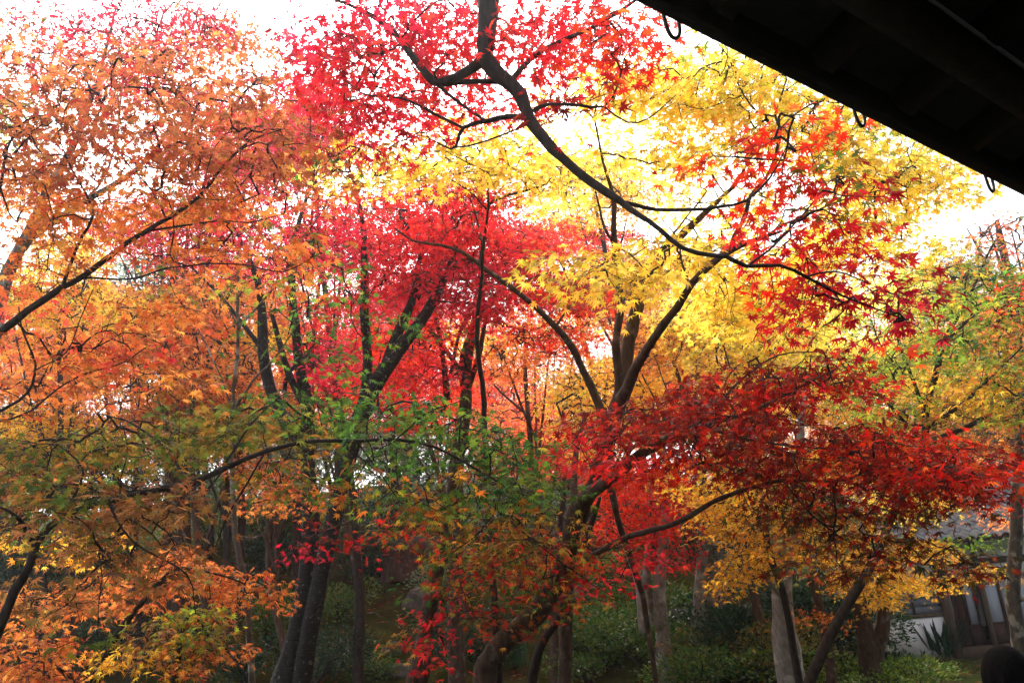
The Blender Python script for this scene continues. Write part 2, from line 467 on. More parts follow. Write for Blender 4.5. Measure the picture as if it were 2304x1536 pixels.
def auto_tree(name, label, cx, cyy, rx, ry, d, pal, cover=1.0, leaf=.10, level=5, bark='b', tw=.16, lean=0, pal2=None, group=None,
              cat='maple tree', leafmat=None, nl=5, lobes=7, depth=None, **kw):
    """a whole tree farther off: trunk up from the ground, limbs into an uneven crown of several masses"""
    dz = depth or .12
    c = P(cx, cyy, d)
    gx, gy = c[0] - lean, c[1]
    gz = float(terrain(gx, gy))
    H = c[2] - gz
    ry_m, rx_m = ry * d / F_PX, rx * d / F_PX
    if H < .6: H = .6
    trunk = [('w', gx, gy, gz - .1, tw * 1.3), ('w', gx + .05, gy, gz + .25 * H, tw), ('w', gx + lean * .5 + rng.normal(0, .1), gy, gz + .6 * H, tw * .75),
             ('w', c[0], c[1], c[2], tw * .45), ('w', c[0] + rng.normal(0, .2), c[1], c[2] + ry_m * .7, tw * .12)]
    limbs = []
    for i in range(nl):
        a = 6.283 * i / nl + rng.uniform(0, .8); f = rng.uniform(.35, .85)
        b = np.array([gx + lean * f, gy, gz + H * f])
        e = c + np.array([math.cos(a) * rx_m * .8, math.sin(a) * rx_m * .6, rng.uniform(-.3, .6) * ry_m])
        mid = b * .5 + e * .5 + np.array([0, 0, -.08 * rx_m])
        limbs.append([('w', *b, tw * .42), ('w', *mid, tw * .28), ('w', *e, tw * .07)])
    patches = []
    for i in range(lobes):
        a = 6.283 * i / lobes + rng.uniform(-.4, .4); k = rng.uniform(.45, .75)
        s = rng.uniform(.32, .55)
        patches.append((cx + rx * k * math.cos(a), cyy + ry * k * math.sin(a), rx * s, ry * s * rng.uniform(.7, 1.0), d * (1 + rng.normal(0, dz * .5)),
                        pal if (pal2 is None or rng.uniform() < .65) else pal2, cover, dz * .6))
    patches.append((cx, cyy, rx * .55, ry * .55, d, pal, cover, dz))
    return tree(name, label, trunk, limbs, patches, leaf=leaf, level=level, bark=bark, group=group, cat=cat, ground=False, leafmat=leafmat,
                twig_r=.004, **kw)

def bush(name, label, cx, cyy, rx, ry, d, pal, cat='shrub', cover=1.3, leaf=.09, group=None, shape='oval', sit=True, mat=None):
    """a leafy shrub: stems fanning out of the ground and leaves through its volume"""
    if sit:
        h_ = ground_hit(cx, cyy + ry * .85)
        if h_: d = h_
    c = P(cx, cyy, d)
    a, b = rx * d / F_PX, ry * d / F_PX
    gz = float(terrain(c[0], c[1]))
    if sit: c[2] = max(c[2], gz + b * .45)
    root = thing(name, label, cat, (c[0], c[1], gz), group)
    parts = []
    k = 9
    lobes = [(c + np.array([rng.normal(0, .45) * a, rng.normal(0, .4) * a, rng.uniform(-.35, .5) * b]), rng.uniform(.45, .8)) for _ in range(k)]
    for lc, s in lobes:
        p = np.array([(c[0] + rng.normal(0, .06) * a, c[1], gz - .05, .02), (*(.5 * lc + .5 * np.array([c[0], c[1], gz])), .014), (*lc, .005)])
        p[1, :2] += rng.normal(0, .05 * a, 2)
        parts.append(tube(catmull(p, .2), 5))
    V, g = merge(parts)
    mesh_obj("stems", V, g, M_BARK_D, root)
    lp = leaf * F_PX / d
    n = int(cover * math.pi * rx * ry / (.09 * lp * lp))
    li = rng.integers(0, k, n)
    dirv = norm(rng.normal(size=(n, 3)))
    rad = rng.uniform(.35, 1.0, n) ** .5
    sc = np.array([s for _, s in lobes])[li][:, None]
    pos = np.array([x for x, _ in lobes])[li] + dirv * rad[:, None] * sc * np.array([a, a * .8, b])
    pos = pos + norm(rng.normal(size=(n, 3))) * leaf * .6
    gzz = terrain(pos[:, 0], pos[:, 1]) + .03
    pos[:, 2] = np.maximum(pos[:, 2], gzz + rng.uniform(0, .12, n))
    out = dirv * np.array([1, 1, .5]) + np.array([0, 0, .35])
    V, T, C = leaves(pos, out, leaf * 1.5, pick(pal, n), shape, up_noise=.8, droop=0, curl=.15)
    mesh_obj("foliage", V, T, mat or M_EVER, root, col=C)
    return root

def rock(name, label, px, py, d, sx, sy, sz, mat, seat=None):
    h_ = ground_hit(px, py + 6)
    if h_: sx, sy, sz, d = sx * h_ / d, sy * h_ / d, sz * h_ / d, h_
    c = P(px, py, d)
    import bmesh
    bm = bmesh.new(); bmesh.ops.create_icosphere(bm, subdivisions=4, radius=1)
    v = np.array([x.co[:] for x in bm.verts]); f = np.array([[y.index for y in x.verts] for x in bm.faces]); bm.free()
    ph = rng.uniform(0, 6.28, 9)
    n = .16 * np.sin(2.3 * v[:, 0] + ph[0]) * np.cos(2.7 * v[:, 1] + ph[1]) + .11 * np.sin(4.1 * v[:, 2] + 3 * v[:, 0] + ph[2]) + .05 * np.sin(9 * v[:, 1] + ph[3]) * np.sin(8 * v[:, 0] + ph[4])
    n = n + .035 * np.sin(17 * v[:, 2] + ph[5] + 4 * v[:, 0]) * np.sin(13 * v[:, 0] + ph[6]) + .03 * np.abs(np.sin(7 * v[:, 0] + 5 * v[:, 1] + ph[7]))
    v = v * (1 + n)[:, None]
    v = np.sign(v) * np.abs(v) ** .85
    v = v * np.array([sx, sy, sz])
    gz = float(terrain(c[0], c[1]))
    z = gz + sz * .45
    o = mesh_obj(name, v + np.array([c[0], c[1], z]), f, mat, smooth=True)
    return tag(o, label, "rock")

# ------------------------------------------------------------------ ground and hill
def build_ground():
    ys = np.concatenate([np.linspace(-30, 4, 20), np.linspace(4.4, 45, 150), np.linspace(47, 120, 30), np.linspace(124, 140, 4)])
    xs = np.concatenate([np.linspace(-90, -60, 4), np.linspace(-56, -22, 24), np.linspace(-21, 24, 150), np.linspace(25.5, 60, 24), np.linspace(65, 90, 4)])
    X, Y = np.meshgrid(xs, ys)
    Z = terrain(X, Y)
    V = np.stack([X, Y, Z], -1).reshape(-1, 3)
    nx, ny = len(xs), len(ys)
    i = np.arange(ny - 1)[:, None] * nx + np.arange(nx - 1)[None]
    q = np.stack([i, i + 1, i + nx + 1, i + nx], -1).reshape(-1, 4)
    m = noise_mat("moss_ground", (.016, .024, .006), (.06, .072, .018), 3.0, rough=1.0, bump=1.0, detail=10, c3=(.05, .028, .014), scale3=.9, thr=(.5, .68), spec=0.0)
    tag(mesh_obj("ground", V, q, m, smooth=True), kind="structure")
    # fallen leaves
    n = 16000
    x, y = rng.uniform(-16, 16, n), rng.uniform(6, 36, n)
    pos = np.stack([x, y, terrain(x, y) + .015], 1)
    od = np.stack([rng.normal(size=n), rng.normal(size=n), np.zeros(n)], 1)
    col = np.where(rng.uniform(size=(n, 1)) < .5, pick('brow', n), pick('dred', n)) * .8
    V, T, C = leaves(pos, norm(od), .085, col, 5, up_noise=.25, droop=0, curl=-.15)
    tag(mesh_obj("fallen_leaves", V, T, M_LEAF, col=C), "orange and brown fallen leaves strewn over the mossy slope", "leaves", kind="stuff")
    # moss and grass tufts
    n = 40000
    x, y = rng.uniform(-12, 14, n), rng.uniform(7, 28, n)
    cl = np.sin(x * 1.7 + .6) * np.cos(y * 1.3) + .5 * np.sin(x * 3.7 - y * 2.2)
    k = cl + rng.normal(0, .5, n) > .35
    x, y = x[k], y[k]; n = len(x)
    pos = np.stack([x, y, terrain(x, y) - .01], 1)
    od = np.stack([rng.normal(size=n) * .6, rng.normal(size=n) * .6, np.ones(n)], 1)
    V, T, C = leaves(pos, norm(od), .22, pick('oliv', n) * .6, 'blade', droop=0, curl=.5)
    tag(mesh_obj("grass", V, T, M_LEAF, col=C), "short olive grass and moss tufts on the garden slope", "grass", kind="stuff")
build_ground()


# ------------------------------------------------------------------ the roof the photographer stands under
def boxm(c, ax, half):
    """box: centre, three axes (rows), half sizes -> V, quads"""
    c = np.asarray(c, float); ax = np.asarray(ax, float)
    s = np.array([(-1, -1, -1), (1, -1, -1), (1, 1, -1), (-1, 1, -1), (-1, -1, 1), (1, -1, 1), (1, 1, 1), (-1, 1, 1)], float) * np.asarray(half)
    V = c + s @ ax
    q = np.array([(0, 3, 2, 1), (4, 5, 6, 7), (0, 1, 5, 4), (1, 2, 6, 5), (2, 3, 7, 6), (3, 0, 4, 7)])
    return V, q, np.zeros((0, 3), int)

M_OLDWOOD = noise_mat("old_dark_timber", (.006, .005, .0045), (.014, .012, .010), 14, stretch=(1, 1, 6), rough=.9, bump=.3)
M_IRON = noise_mat("iron", (.02, .02, .022), (.04, .04, .042), 30, rough=.5, bump=.1, spec=.5)
def build_eave():
    kd = 4450.0
    A = P(1425, 0, kd / (3661 - 1425)); B = P(2304, 440, kd / (3661 - 2304))
    e = norm(B - A); e[2] = 0; e = norm(e)
    n = np.array([e[1], -e[0], 0.0])               # inward, over the camera
    z0 = (A[2] + B[2]) / 2
    A[2] = z0
    sl = math.tan(R(16)); ns = norm(n + np.array([0, 0, sl])); up = np.cross(e, ns); up = up if up[2] > 0 else -up
    t0, t1 = -4.0, 12.0; L = t1 - t0; mid = A + e * (t0 + t1) / 2
    root = thing("roof_eave", "dark timber temple eave seen from below, slanting across the upper right corner", "roof", mid)
    ax = np.array([e, n, [0, 0, 1]])
    V, q, t = boxm(mid + n * .02 + np.array([0, 0, .07]), ax, (L / 2, .02, .07))
    mesh_obj("fascia", V, [q], M_OLDWOOD, root)
    axs = np.array([e, ns, up])
    W = 4.4
    V, q, t = boxm(mid + n * .045 + ns * W / 2 + up * .10, axs, (L / 2, W / 2, .012))
    mesh_obj("soffit", V, [q], M_OLDWOOD, root)
    V, q, t = boxm(mid + n * .03 + ns * (W / 2 + .1) + up * .17, axs, (L / 2 + .1, W / 2 + .1, .045))
    mesh_obj("roof_slab", V, [q], M_OLDWOOD, root)
    V, q, t = boxm(mid + n * 0.30 + np.array([0, 0, .055]), ax, (L / 2, .05, .045))
    mesh_obj("purlin", V, [q], M_OLDWOOD, root)
    for i in range(36):
        c = A + e * (t0 + .2 + i * .45)
        V, q, t = boxm(c + n * .05 + ns * (W / 2) + up * .045, axs, (.035, W / 2 - .02, .04))
        mesh_obj("rafter", V, [q], M_OLDWOOD, root)
    # iron gutter hooks
    for i, (hx, hy) in enumerate([(1505, 45), (1932, 252), (2228, 405)]):
        d = kd / (3661 - hx - 16)
        p0 = P(hx, hy, d); s = d / F_PX
        # the hook hangs in the plane square to the eave
        pts = []
        for u, v in [(-.004, .05), (.0, 0), (.004, -.022), (.012, -.040), (.024, -.050), (.038, -.048), (.052, -.036), (.062, -.018), (.067, .0), (.068, .05)]:
            pts.append((*(p0 + e * u * .8 - n * .012 + np.array([0, 0, v * .75 + .001])), .0055))
        V, q, t = tube(catmull(np.array(pts), .006), 8, 0)
        mesh_obj("gutter_hook", V, [q, t], M_IRON, root, smooth=True)
    # unseen floor and wall of the hall, added to block light on the eave
    fl = thing("veranda", "weathered board veranda of the hall out of view, also blocking light from below", "veranda", mid + n * 1.5 - np.array([0, 0, mid[2] - .0]))
    zf = .65
    for i in range(9):
        c = mid + n * (.35 + i * .33); c[2] = zf - .02
        V, q, t = boxm(c, ax, (L / 2, .16, .02)); mesh_obj("floor_board", V, [q], M_OLDWOOD, fl)
    c = mid + n * .4; c[2] = .3
    V, q, t = boxm(c + n * .1, ax, (L / 2, .03, .31)); mesh_obj("skirt_board", V, [q], M_OLDWOOD, fl)
    wl = thing("unseen_hall_wall", "unseen dark timber wall behind the veranda, added to block light", "wall", mid + n * 3.2 - np.array([0, 0, mid[2] - zf]))
    c = mid + n * 3.25; c[2] = (zf + z0 + 1.0) / 2
    V, q, t = boxm(c, ax, (L / 2, .04, (z0 + 1.0 - zf) / 2)); mesh_obj("panel", V, [q], M_OLDWOOD, wl)
    return A, e, n
EAVE = build_eave()

# ------------------------------------------------------------------ the small house at the lower right
M_PLASTER = noise_mat("white_plaster", (.66, .66, .68), (.80, .80, .81), 2.5, rough=.9, bump=.05, detail=8, c3=(.42, .41, .40), scale3=1.4, thr=(.55, .8))
M_TIMBER = noise_mat("brown_timber", (.06, .04, .028), (.13, .09, .06), 10, stretch=(1, 1, .15), bump=.3)
M_TIMBER_D = noise_mat("dark_timber", (.03, .012, .008), (.07, .03, .018), 10, stretch=(1, 1, .2), bump=.2)
M_SIDING = noise_mat("grey_board", (.10, .11, .13), (.17, .18, .21), 9, stretch=(.3, 1, 3), bump=.2)
M_PAPER = noise_mat("shoji_paper", (.36, .40, .48), (.42, .46, .54), 1.5, bump=0, rough=.9)
M_STONE = noise_mat("foundation_stone", (.12, .11, .10), (.24, .23, .21), 8, bump=.6, c3=(.05, .07, .03), scale3=4, thr=(.5, .65))
M_TILE = noise_mat("roof_tile", (.09, .10, .115), (.19, .20, .225), 6, rough=.45, bump=.1, spec=.5, c3=(.10, .12, .08), scale3=3, thr=(.58, .72))
YH = 20.0
def HP(px, py, y=YH):
    """where the sight line of a pixel meets the plane y"""
    q = P(px, py, 1.0) - CAM
    k = (y - CAM[1]) / q[1]
    p = CAM + q * k
    return p[0], p[2]
def build_house():
    I = np.eye(3)
    xc, zb = HP(2150, 1470)
    x0 = HP(2000, 1440)[0]; x1 = xc + 4.6
    z_sill = HP(2240, 1448)[1]; zt = HP(2085, 1388)[1]
    z_eave = HP(2165, 1212)[1]
    zg = 0.0
    print("house", x0, xc, zb, z_sill, zt, z_eave)
    root = thing("garden_house", "small white plastered house with grey tiled roof behind the yellow maples", "house", (xc, YH, 0))
    def bx(name, xa, xb, za, zb_, yf, depth, mat, label=None):
        V, q, t = boxm(((xa + xb) / 2, yf + depth / 2, (za + zb_) / 2), I, (abs(xb - xa) / 2, depth / 2, abs(zb_ - za) / 2))
        o = mesh_obj(name, V, [q], mat, root)
        if label: o["label"] = label
        return o
    zb0 = HP(2060, 1473)[1]
    bx("foundation", x0 - .05, x1, zg - .3, zb0, YH - .03, 4.0, M_STONE)
    bx("wall", x0, xc - .08, zb0, zt, YH, .12, M_PLASTER, "white plaster lower wall")
    # board siding over the plaster, each board lapped over the next
    z = zt + .08
    bx("rail", x0, xc - .08, zt, z, YH - .03, .15, M_TIMBER)
    parts = []; bh = .17
    zz = z
    while zz < z_eave - 1.0:
        V, q, t = boxm(((x0 + xc - .08) / 2, YH + .05, zz + bh / 2), I, ((xc - .08 - x0) / 2, .025, bh / 2 - .004))
        V[[0, 1, 4, 5], 1] += np.where(V[[0, 1, 4, 5], 2] > zz + bh / 2, .02, -.012)
        parts.append((V, q, t)); zz += bh
    V, g = merge(parts); mesh_obj("siding", V, g, M_SIDING, root)
    for xb_ in np.linspace(x0 + .03, xc - .7, 3):
        bx("batten", xb_ - .02, xb_ + .02, z, zz, YH - .01, .03, M_TIMBER)
    bx("upper_wall", x0, x1, zz, z_eave + .25, YH + .02, .1, M_PLASTER, "shaded upper plaster wall under the eave")
    bx("post", xc - .08, xc + .12, zb0 - .3, z_eave + .2, YH - .06, .2, M_TIMBER)
    # the bay with paper screens stands back a little
    yb = YH + .25
    bx("threshold", xc + .12, x1, z_sill - .28, z_sill - .02, YH - .12, .5, M_TIMBER)
    bx("lintel", xc + .12, x1, z_sill + 1.72, z_sill + 1.86, YH - .02, .2, M_TIMBER)
    bx("transom_wall", xc + .12, x1, z_sill + 1.86, zz + .02, yb, .06, M_PLASTER)
    zd = z_sill + .42
    xs = [xc + .12, HP(2172, 1420)[0], HP(2199, 1420)[0], HP(2226, 1420)[0], HP(2284, 1420)[0]]
    def screen(xa, xb, yy):
        s = mesh_obj("sliding_screen", *((lambda b: (b[0], [b[1]]))(boxm(((xa + xb) / 2, yy + .012, (zd + z_sill + 1.72) / 2), I, ((xb - xa) / 2, .008, (z_sill + 1.72 - zd) / 2)))), M_PAPER, root)
        V, q, t = boxm(((xa + xb) / 2, yy + .01, (zd + z_sill) / 2 - .01), I, ((xb - xa) / 2, .012, (zd - z_sill) / 2))
        mesh_obj("wainscot", V, [q], M_TIMBER_D, root)
        ps = []
        for xx in (xa + .02, xb - .02):
            ps.append(boxm((xx, yy - .004, z_sill + .85), I, (.02, .018, .87)))
        ps.append(boxm(((xa + xb) / 2, yy - .002, zd), I, ((xb - xa) / 2 - .04, .016, .02)))
        V, g = merge(ps); mesh_obj("screen_frame", V, g, M_TIMBER_D, root)
    screen(xs[0], xs[1], yb)
    V, q, t = boxm(((xs[1] + xs[2]) / 2, yb + .06, z_sill + .85), I, ((xs[2] - xs[1]) / 2, .02, .87)); mesh_obj("dark_door", V, [q], M_TIMBER_D, root)
    screen(xs[2], xs[3], yb + .02)
    bx("post", xs[3], xs[3] + .1, z_sill - .3, z_eave, YH - .06, .12, M_TIMBER)
    screen(xs[3] + .1, xs[4], yb)
    screen(xs[4], xs[4] + .9, yb + .02); screen(xs[4] + .9, xs[4] + 1.8, yb)
    # back and side walls so that the house is whole
    bx("side_wall", x0, x0 + .1, zb0, z_eave + .2, YH + .13, 3.8, M_PLASTER)
    bx("side_wall", x1 - .1, x1, zb0, z_eave + .2, YH + .13, 3.8, M_PLASTER)
    bx("back_wall", x0, x1, zb0, z_eave + .2, YH + 3.95, .1, M_PLASTER)
    # tiled roof: rounded pan tiles in courses
    over = .95; sl = math.tan(R(30)); ye = YH - over; yr = YH + 2.0
    xa, xb = x0 - .55, x1 + .5
    for side in (1, -1):
        nxt, nyt = int((xb - xa) / .26), int((yr - ye) / .25)
        parts = []
        k = np.linspace(0, 1, 7)
        prof = .035 * np.sin(k * 2 * math.pi)
        for iy in range(nyt):
            ya, yb_ = ye + iy * .25, ye + iy * .25 + .27
            za, zb_ = z_eave + (ya - ye) * sl + .045, z_eave + (yb_ - ye) * sl + .008
            for ix in range(nxt):
                xx = xa + (ix + k) * .26
                if side < 0: Y0, Y1 = 2 * yr - ya, 2 * yr - yb_
                else: Y0, Y1 = ya, yb_
                dip = -.03 * np.sin(k * math.pi) * (side)
                a = np.stack([xx, Y0 + dip, za + prof], 1); b = np.stack([xx, np.full(7, Y1), zb_ + prof], 1); c = a - np.array([0, 0, .035])
                V = np.vstack([a, b, c]); j = np.arange(6)
                q = np.vstack([np.stack([j, j + 1, j + 8, j + 7], 1), np.stack([j + 14, j + 15, j + 1, j], 1)])
                parts.append((V, q, np.zeros((0, 3), int)))
        V, g = merge(parts); mesh_obj("roof", V, g, M_TILE, root)
    V, q, t = tube(np.array([(xa - .05, yr, z_eave + (yr - ye) * sl + .12, .13), ((xa + xb) / 2, yr, z_eave + (yr - ye) * sl + .1, .13), (xb + .05, yr, z_eave + (yr - ye) * sl + .12, .13)]), 10, 0)
    mesh_obj("roof_ridge", V, [q, t], M_TILE, root, smooth=True)
    ang = math.atan(sl)
    for side in (1, -1):
        ax = np.array([[1, 0, 0], [0, side * math.cos(ang), math.sin(ang)], [0, -side * math.sin(ang), math.cos(ang)]])
        cm = np.array([(xa + xb) / 2, yr - side * (yr - ye) / 2, z_eave + (yr - ye) * sl / 2 - .07])
        V, q, t = boxm(cm, ax, ((xb - xa) / 2 - .03, (yr - ye) / 2 / math.cos(ang) - .02, .04)); mesh_obj("eave_board", V, [q], M_TIMBER_D, root)
    for xx in (x0 + .05, x1 - .05):
        V = np.array([(xx - .04, YH + .15, z_eave + .2), (xx + .04, YH + .15, z_eave + .2), (xx - .04, 2 * yr - YH - .15, z_eave + .2), (xx + .04, 2 * yr - YH - .15, z_eave + .2),
                      (xx - .04, yr, z_eave + (yr - ye) * sl - .15), (xx + .04, yr, z_eave + (yr - ye) * sl - .15)])
        mesh_obj("gable", V, [np.array([(0, 1, 3, 2), (0, 4, 5, 1), (2, 3, 5, 4)]), np.array([(0, 2, 4), (1, 5, 3)])], M_PLASTER, root)
build_house()

# ------------------------------------------------------------------ near maples
# red maple whose bough reaches down from above the picture; its trunk stands out of view to the left of the veranda
tree("maple_tree", "crimson maple whose dark sinuous bough hangs down from the top centre", 
 [('w', -2.9, .9, -.1, .19), ('w', -2.85, .95, 1.0, .14), ('w', -2.6, 1.2, 3.2, .12), ('w', -1.9, 1.9, 4.9, .10), ('w', -.8, 3.0, 5.6, .085), (1075, -150, 4.25, 74), (1088, -50, 4.2, 66), (1100, 10, 4.1, 60), (1094, 75, 4.0, 52), (1095, 132, 3.9, 50),
  (1128, 178, 3.9, 42), (1172, 215, 3.85, 40), (1190, 270, 3.8, 34), (1245, 335, 3.7, 29), (1330, 408, 3.6, 25), (1395, 452, 3.5, 20)],
 [[(1395, 452, 3.5, 19), (1460, 500, 3.4, 15), (1530, 560, 3.35, 14), (1600, 573, 3.3, 13), (1635, 578, 3.25, 13), (1680, 600, 3.25, 12), (1755, 597, 3.25, 10), (1815, 622, 3.25, 9), (1875, 655, 3.3, 7), (1960, 690, 3.3, 5), (2040, 720, 3.25, 3)],
  [(1400, 455, 3.5, 14), (1480, 470, 3.45, 11), (1560, 470, 3.4, 10), (1620, 465, 3.4, 9), (1680, 455, 3.4, 8), (1730, 400, 3.4, 6), (1770, 330, 3.4, 3)],
  [(1680, 600, 3.25, 7), (1730, 560, 3.3, 6), (1790, 500, 3.35, 5), (1850, 430, 3.35, 3)], [(1815, 622, 3.25, 6), (1880, 610, 3.3, 5), (1960, 640, 3.3, 3)], [(1875, 655, 3.3, 5), (1900, 700, 3.3, 4), (1850, 735, 3.3, 3)],
  [(1095, 132, 3.9, 34), (1052, 160, 3.95, 28), (1005, 184, 4.0, 26), (975, 182, 4.05, 24), (930, 130, 4.1, 22), (890, 78, 4.2, 18), (850, 42, 4.3, 15), (800, 17, 4.4, 11), (735, -8, 4.5, 9)],
  [(1135, 185, 3.9, 18), (1080, 183, 3.95, 15), (990, 190, 4.02, 16)],
  [(1150, 182, 3.9, 17), (1180, 145, 4.0, 14), (1215, 115, 4.05, 13), (1290, 80, 4.1, 12), (1350, 52, 4.2, 11), (1415, 12, 4.3, 10), (1450, -15, 4.3, 8)],
  [(1192, 268, 3.8, 20), (1145, 262, 3.85, 17), (1100, 273, 3.9, 14), (1042, 288, 3.95, 11), (1030, 315, 3.95, 9), (1016, 335, 4.0, 6), (960, 308, 4.05, 3)],
  [(1042, 288, 3.95, 9), (990, 260, 4.0, 8), (900, 222, 4.1, 7), (820, 210, 4.2, 5), (775, 180, 4.3, 4)],
  [(975, 182, 4.05, 10), (1020, 222, 4.0, 9), (1095, 274, 3.9, 9)],
  [(1200, 250, 3.8, 13), (1235, 237, 3.8, 10), (1300, 238, 3.8, 9), (1358, 240, 3.8, 7), (1390, 190, 3.8, 5), (1405, 130, 3.8, 4)],
  [(1358, 240, 3.8, 5), (1410, 275, 3.8, 5), (1460, 265, 3.8, 4), (1520, 215, 3.8, 3)],
  [(1016, 332, 4.0, 5), (1050, 330, 4.0, 5), (1120, 310, 3.95, 5), (1185, 280, 3.85, 6)],
  [(800, 200, 4.4, 6), (830, 110, 4.4, 5), (790, 60, 4.5, 4)]],
 [(790, 60, 110, 90, 4.4, 'crim'), (880, 170, 170, 110, 4.6, 'red'), (1000, 80, 110, 90, 4.3, 'red'), (1180, 80, 110, 70, 4.3, 'red'), (1290, 60, 130, 70, 4.0, 'red', 1.1), (1410, 70, 95, 60, 3.7, 'scar', .9),
  (850, 270, 110, 55, 4.9, 'crim', 1.2), (1040, 220, 130, 50, 4.6, 'red', .9), (1270, 235, 80, 36, 3.8, 'dred', .7), (1280, 150, 120, 40, 3.9, 'red', .8), (740, 130, 70, 80, 5, 'crim'), (1440, 130, 60, 40, 3.6, 'scar', .5), (950, 30, 160, 50, 4.8, 'crim'),
  (1790, 285, 60, 36, 3.4, 'scar', .9, .04), (1690, 330, 110, 40, 3.5, 'scar', .9, .04), (1850, 400, 70, 60, 3.4, 'olred', .7, .04), (1860, 410, 60, 60, 3.2, 'red', .8, .04), (1740, 410, 90, 50, 3.4, 'scar', .8, .04), (1810, 520, 110, 60, 3.4, 'red', .9, .05), (1690, 530, 60, 40, 3.5, 'scar', .4, .04), (1880, 470, 50, 40, 3.4, 'red', .8, .04),
  (1850, 610, 120, 55, 3.4, 'red', .9, .05), (1960, 650, 90, 50, 3.2, 'crim', 1.1, .05), (2040, 700, 50, 45, 3.2, 'crim', 1.2, .04), (1880, 700, 80, 40, 3.4, 'red', .7, .05), (1700, 640, 60, 30, 3.5, 'scar', .6, .04), (1820, 735, 60, 20, 3.5, 'red', .7, .04), (1600, 330, 60, 22, 3.6, 'scar', .5, .04), (1930, 780, 60, 25, 3.6, 'scar', .5, .04), (1820, 270, 40, 20, 3.4, 'scar', .6, .04)],
 cov_k=0.72, wk=0.8, push=0.25, leaf=.085, level=7, bark='d', ground=False, wig=.006, spray_leaves=10, sprad=2.5)

# golden maple with three stems at the right of centre
tree("maple_tree", "golden yellow maple with forked stems right of centre",
 [(1280, 1290, 7.4, 40), (1310, 1160, 7.0, 42), (1360, 1020, 6.2, 46), (1392, 900, 5.6, 50), (1402, 855, 5.6, 44), (1420, 740, 5.7, 40), (1442, 660, 5.8, 36), (1480, 590, 5.9, 30), (1540, 520, 6.0, 24), (1595, 470, 6.1, 18), (1650, 420, 6.2, 12), (1700, 330, 6.2, 7)],
 [[(1394, 890, 5.55, 30), (1388, 760, 5.5, 25), (1396, 690, 5.5, 23), (1386, 600, 5.5, 21), (1380, 520, 5.5, 18), (1381, 450, 5.5, 15), (1360, 380, 5.5, 9), (1338, 270, 5.5, 6)],
  [(1380, 545, 5.5, 10), (1362, 515, 5.5, 9), (1350, 470, 5.5, 7), (1340, 430, 5.5, 5)],
  [(1398, 900, 5.5, 44), (1440, 810, 5.2, 30), (1478, 750, 5.0, 27), (1520, 690, 4.9, 25), (1552, 640, 4.8, 23), (1602, 592, 4.7, 24), (1640, 565, 4.7, 22), (1700, 540, 4.7, 15), (1760, 520, 4.7, 8)],
  [(1642, 565, 4.7, 15), (1654, 530, 4.7, 13), (1675, 487, 4.7, 15), (1686, 440, 4.7, 11), (1725, 395, 4.7, 9), (1746, 340, 4.7, 9), (1755, 290, 4.7, 10), (1745, 262, 4.7, 8), (1766, 195, 4.7, 6), (1768, 170, 4.7, 5), (1738, 150, 4.7, 3)],
  [(1745, 262, 4.7, 6), (1702, 250, 4.7, 6), (1660, 190, 4.7, 5), (1640, 130, 4.7, 4), (1612, 95, 4.7, 3)],
  [(1768, 205, 4.7, 4), (1800, 180, 4.7, 3), (1830, 160, 4.7, 2)],
  [(1755, 290, 4.7, 5), (1800, 250, 4.8, 5), (1880, 215, 4.9, 4), (1960, 230, 5, 2)],
  [(1552, 640, 4.8, 10), (1535, 590, 4.8, 7), (1525, 540, 4.9, 5), (1480, 480, 5, 3)],
  [(1402, 700, 5.5, 10), (1450, 600, 5.2, 8), (1520, 520, 5.2, 6), (1590, 430, 5.2, 4)],
  [(1700, 540, 4.7, 8), (1800, 490, 4.9, 7), (1900, 450, 5.1, 5), (2020, 420, 5.3, 3), (2120, 410, 5.4, 2)]],
 [(1330, 210, 120, 60, 5.4, 'yell', .9), (1480, 190, 130, 70, 5.2, 'yell', 1.1), (1600, 180, 110, 80, 5.0, 'yell', 1.2), (1620, 110, 60, 40, 4.8, 'ygrn', .7), (1720, 220, 110, 90, 5.0, 'yell', 1.2), (1840, 290, 110, 70, 5.2, 'yell', 1.2), (1960, 340, 110, 80, 5.4, 'yell', 1.2), (2060, 400, 110, 60, 5.5, 'yell', 1.0), (1950, 270, 60, 40, 5.0, 'ygrn', .5),
  (1950, 480, 120, 70, 5.6, 'yell', 1.0), (1560, 330, 120, 70, 5.5, 'yell', .8), (1450, 340, 90, 60, 5.6, 'yell', .6), (1900, 560, 110, 60, 5.8, 'yell', 1.0), (2030, 560, 70, 40, 5.6, 'yell', .5),
  (1620, 460, 120, 60, 5.8, 'yell', .6), (1480, 580, 130, 45, 4.6, 'yell', 1.2), (1390, 630, 110, 40, 4.5, 'yell', 1.1), (1290, 590, 80, 30, 4.5, 'yell', .8), (1590, 560, 90, 70, 5.8, 'yell', 1.0), (1620, 680, 110, 60, 6.0, 'yell', 1.2), (1750, 640, 110, 80, 6.2, 'yell', 1.2), (2130, 430, 60, 40, 5.6, 'gold', .7)],
 cov_k=1.05, wk=0.72, push=0.35, leaf=.083, level=7, bark='b', wig=.008, spray_leaves=12, sprad=2.6)

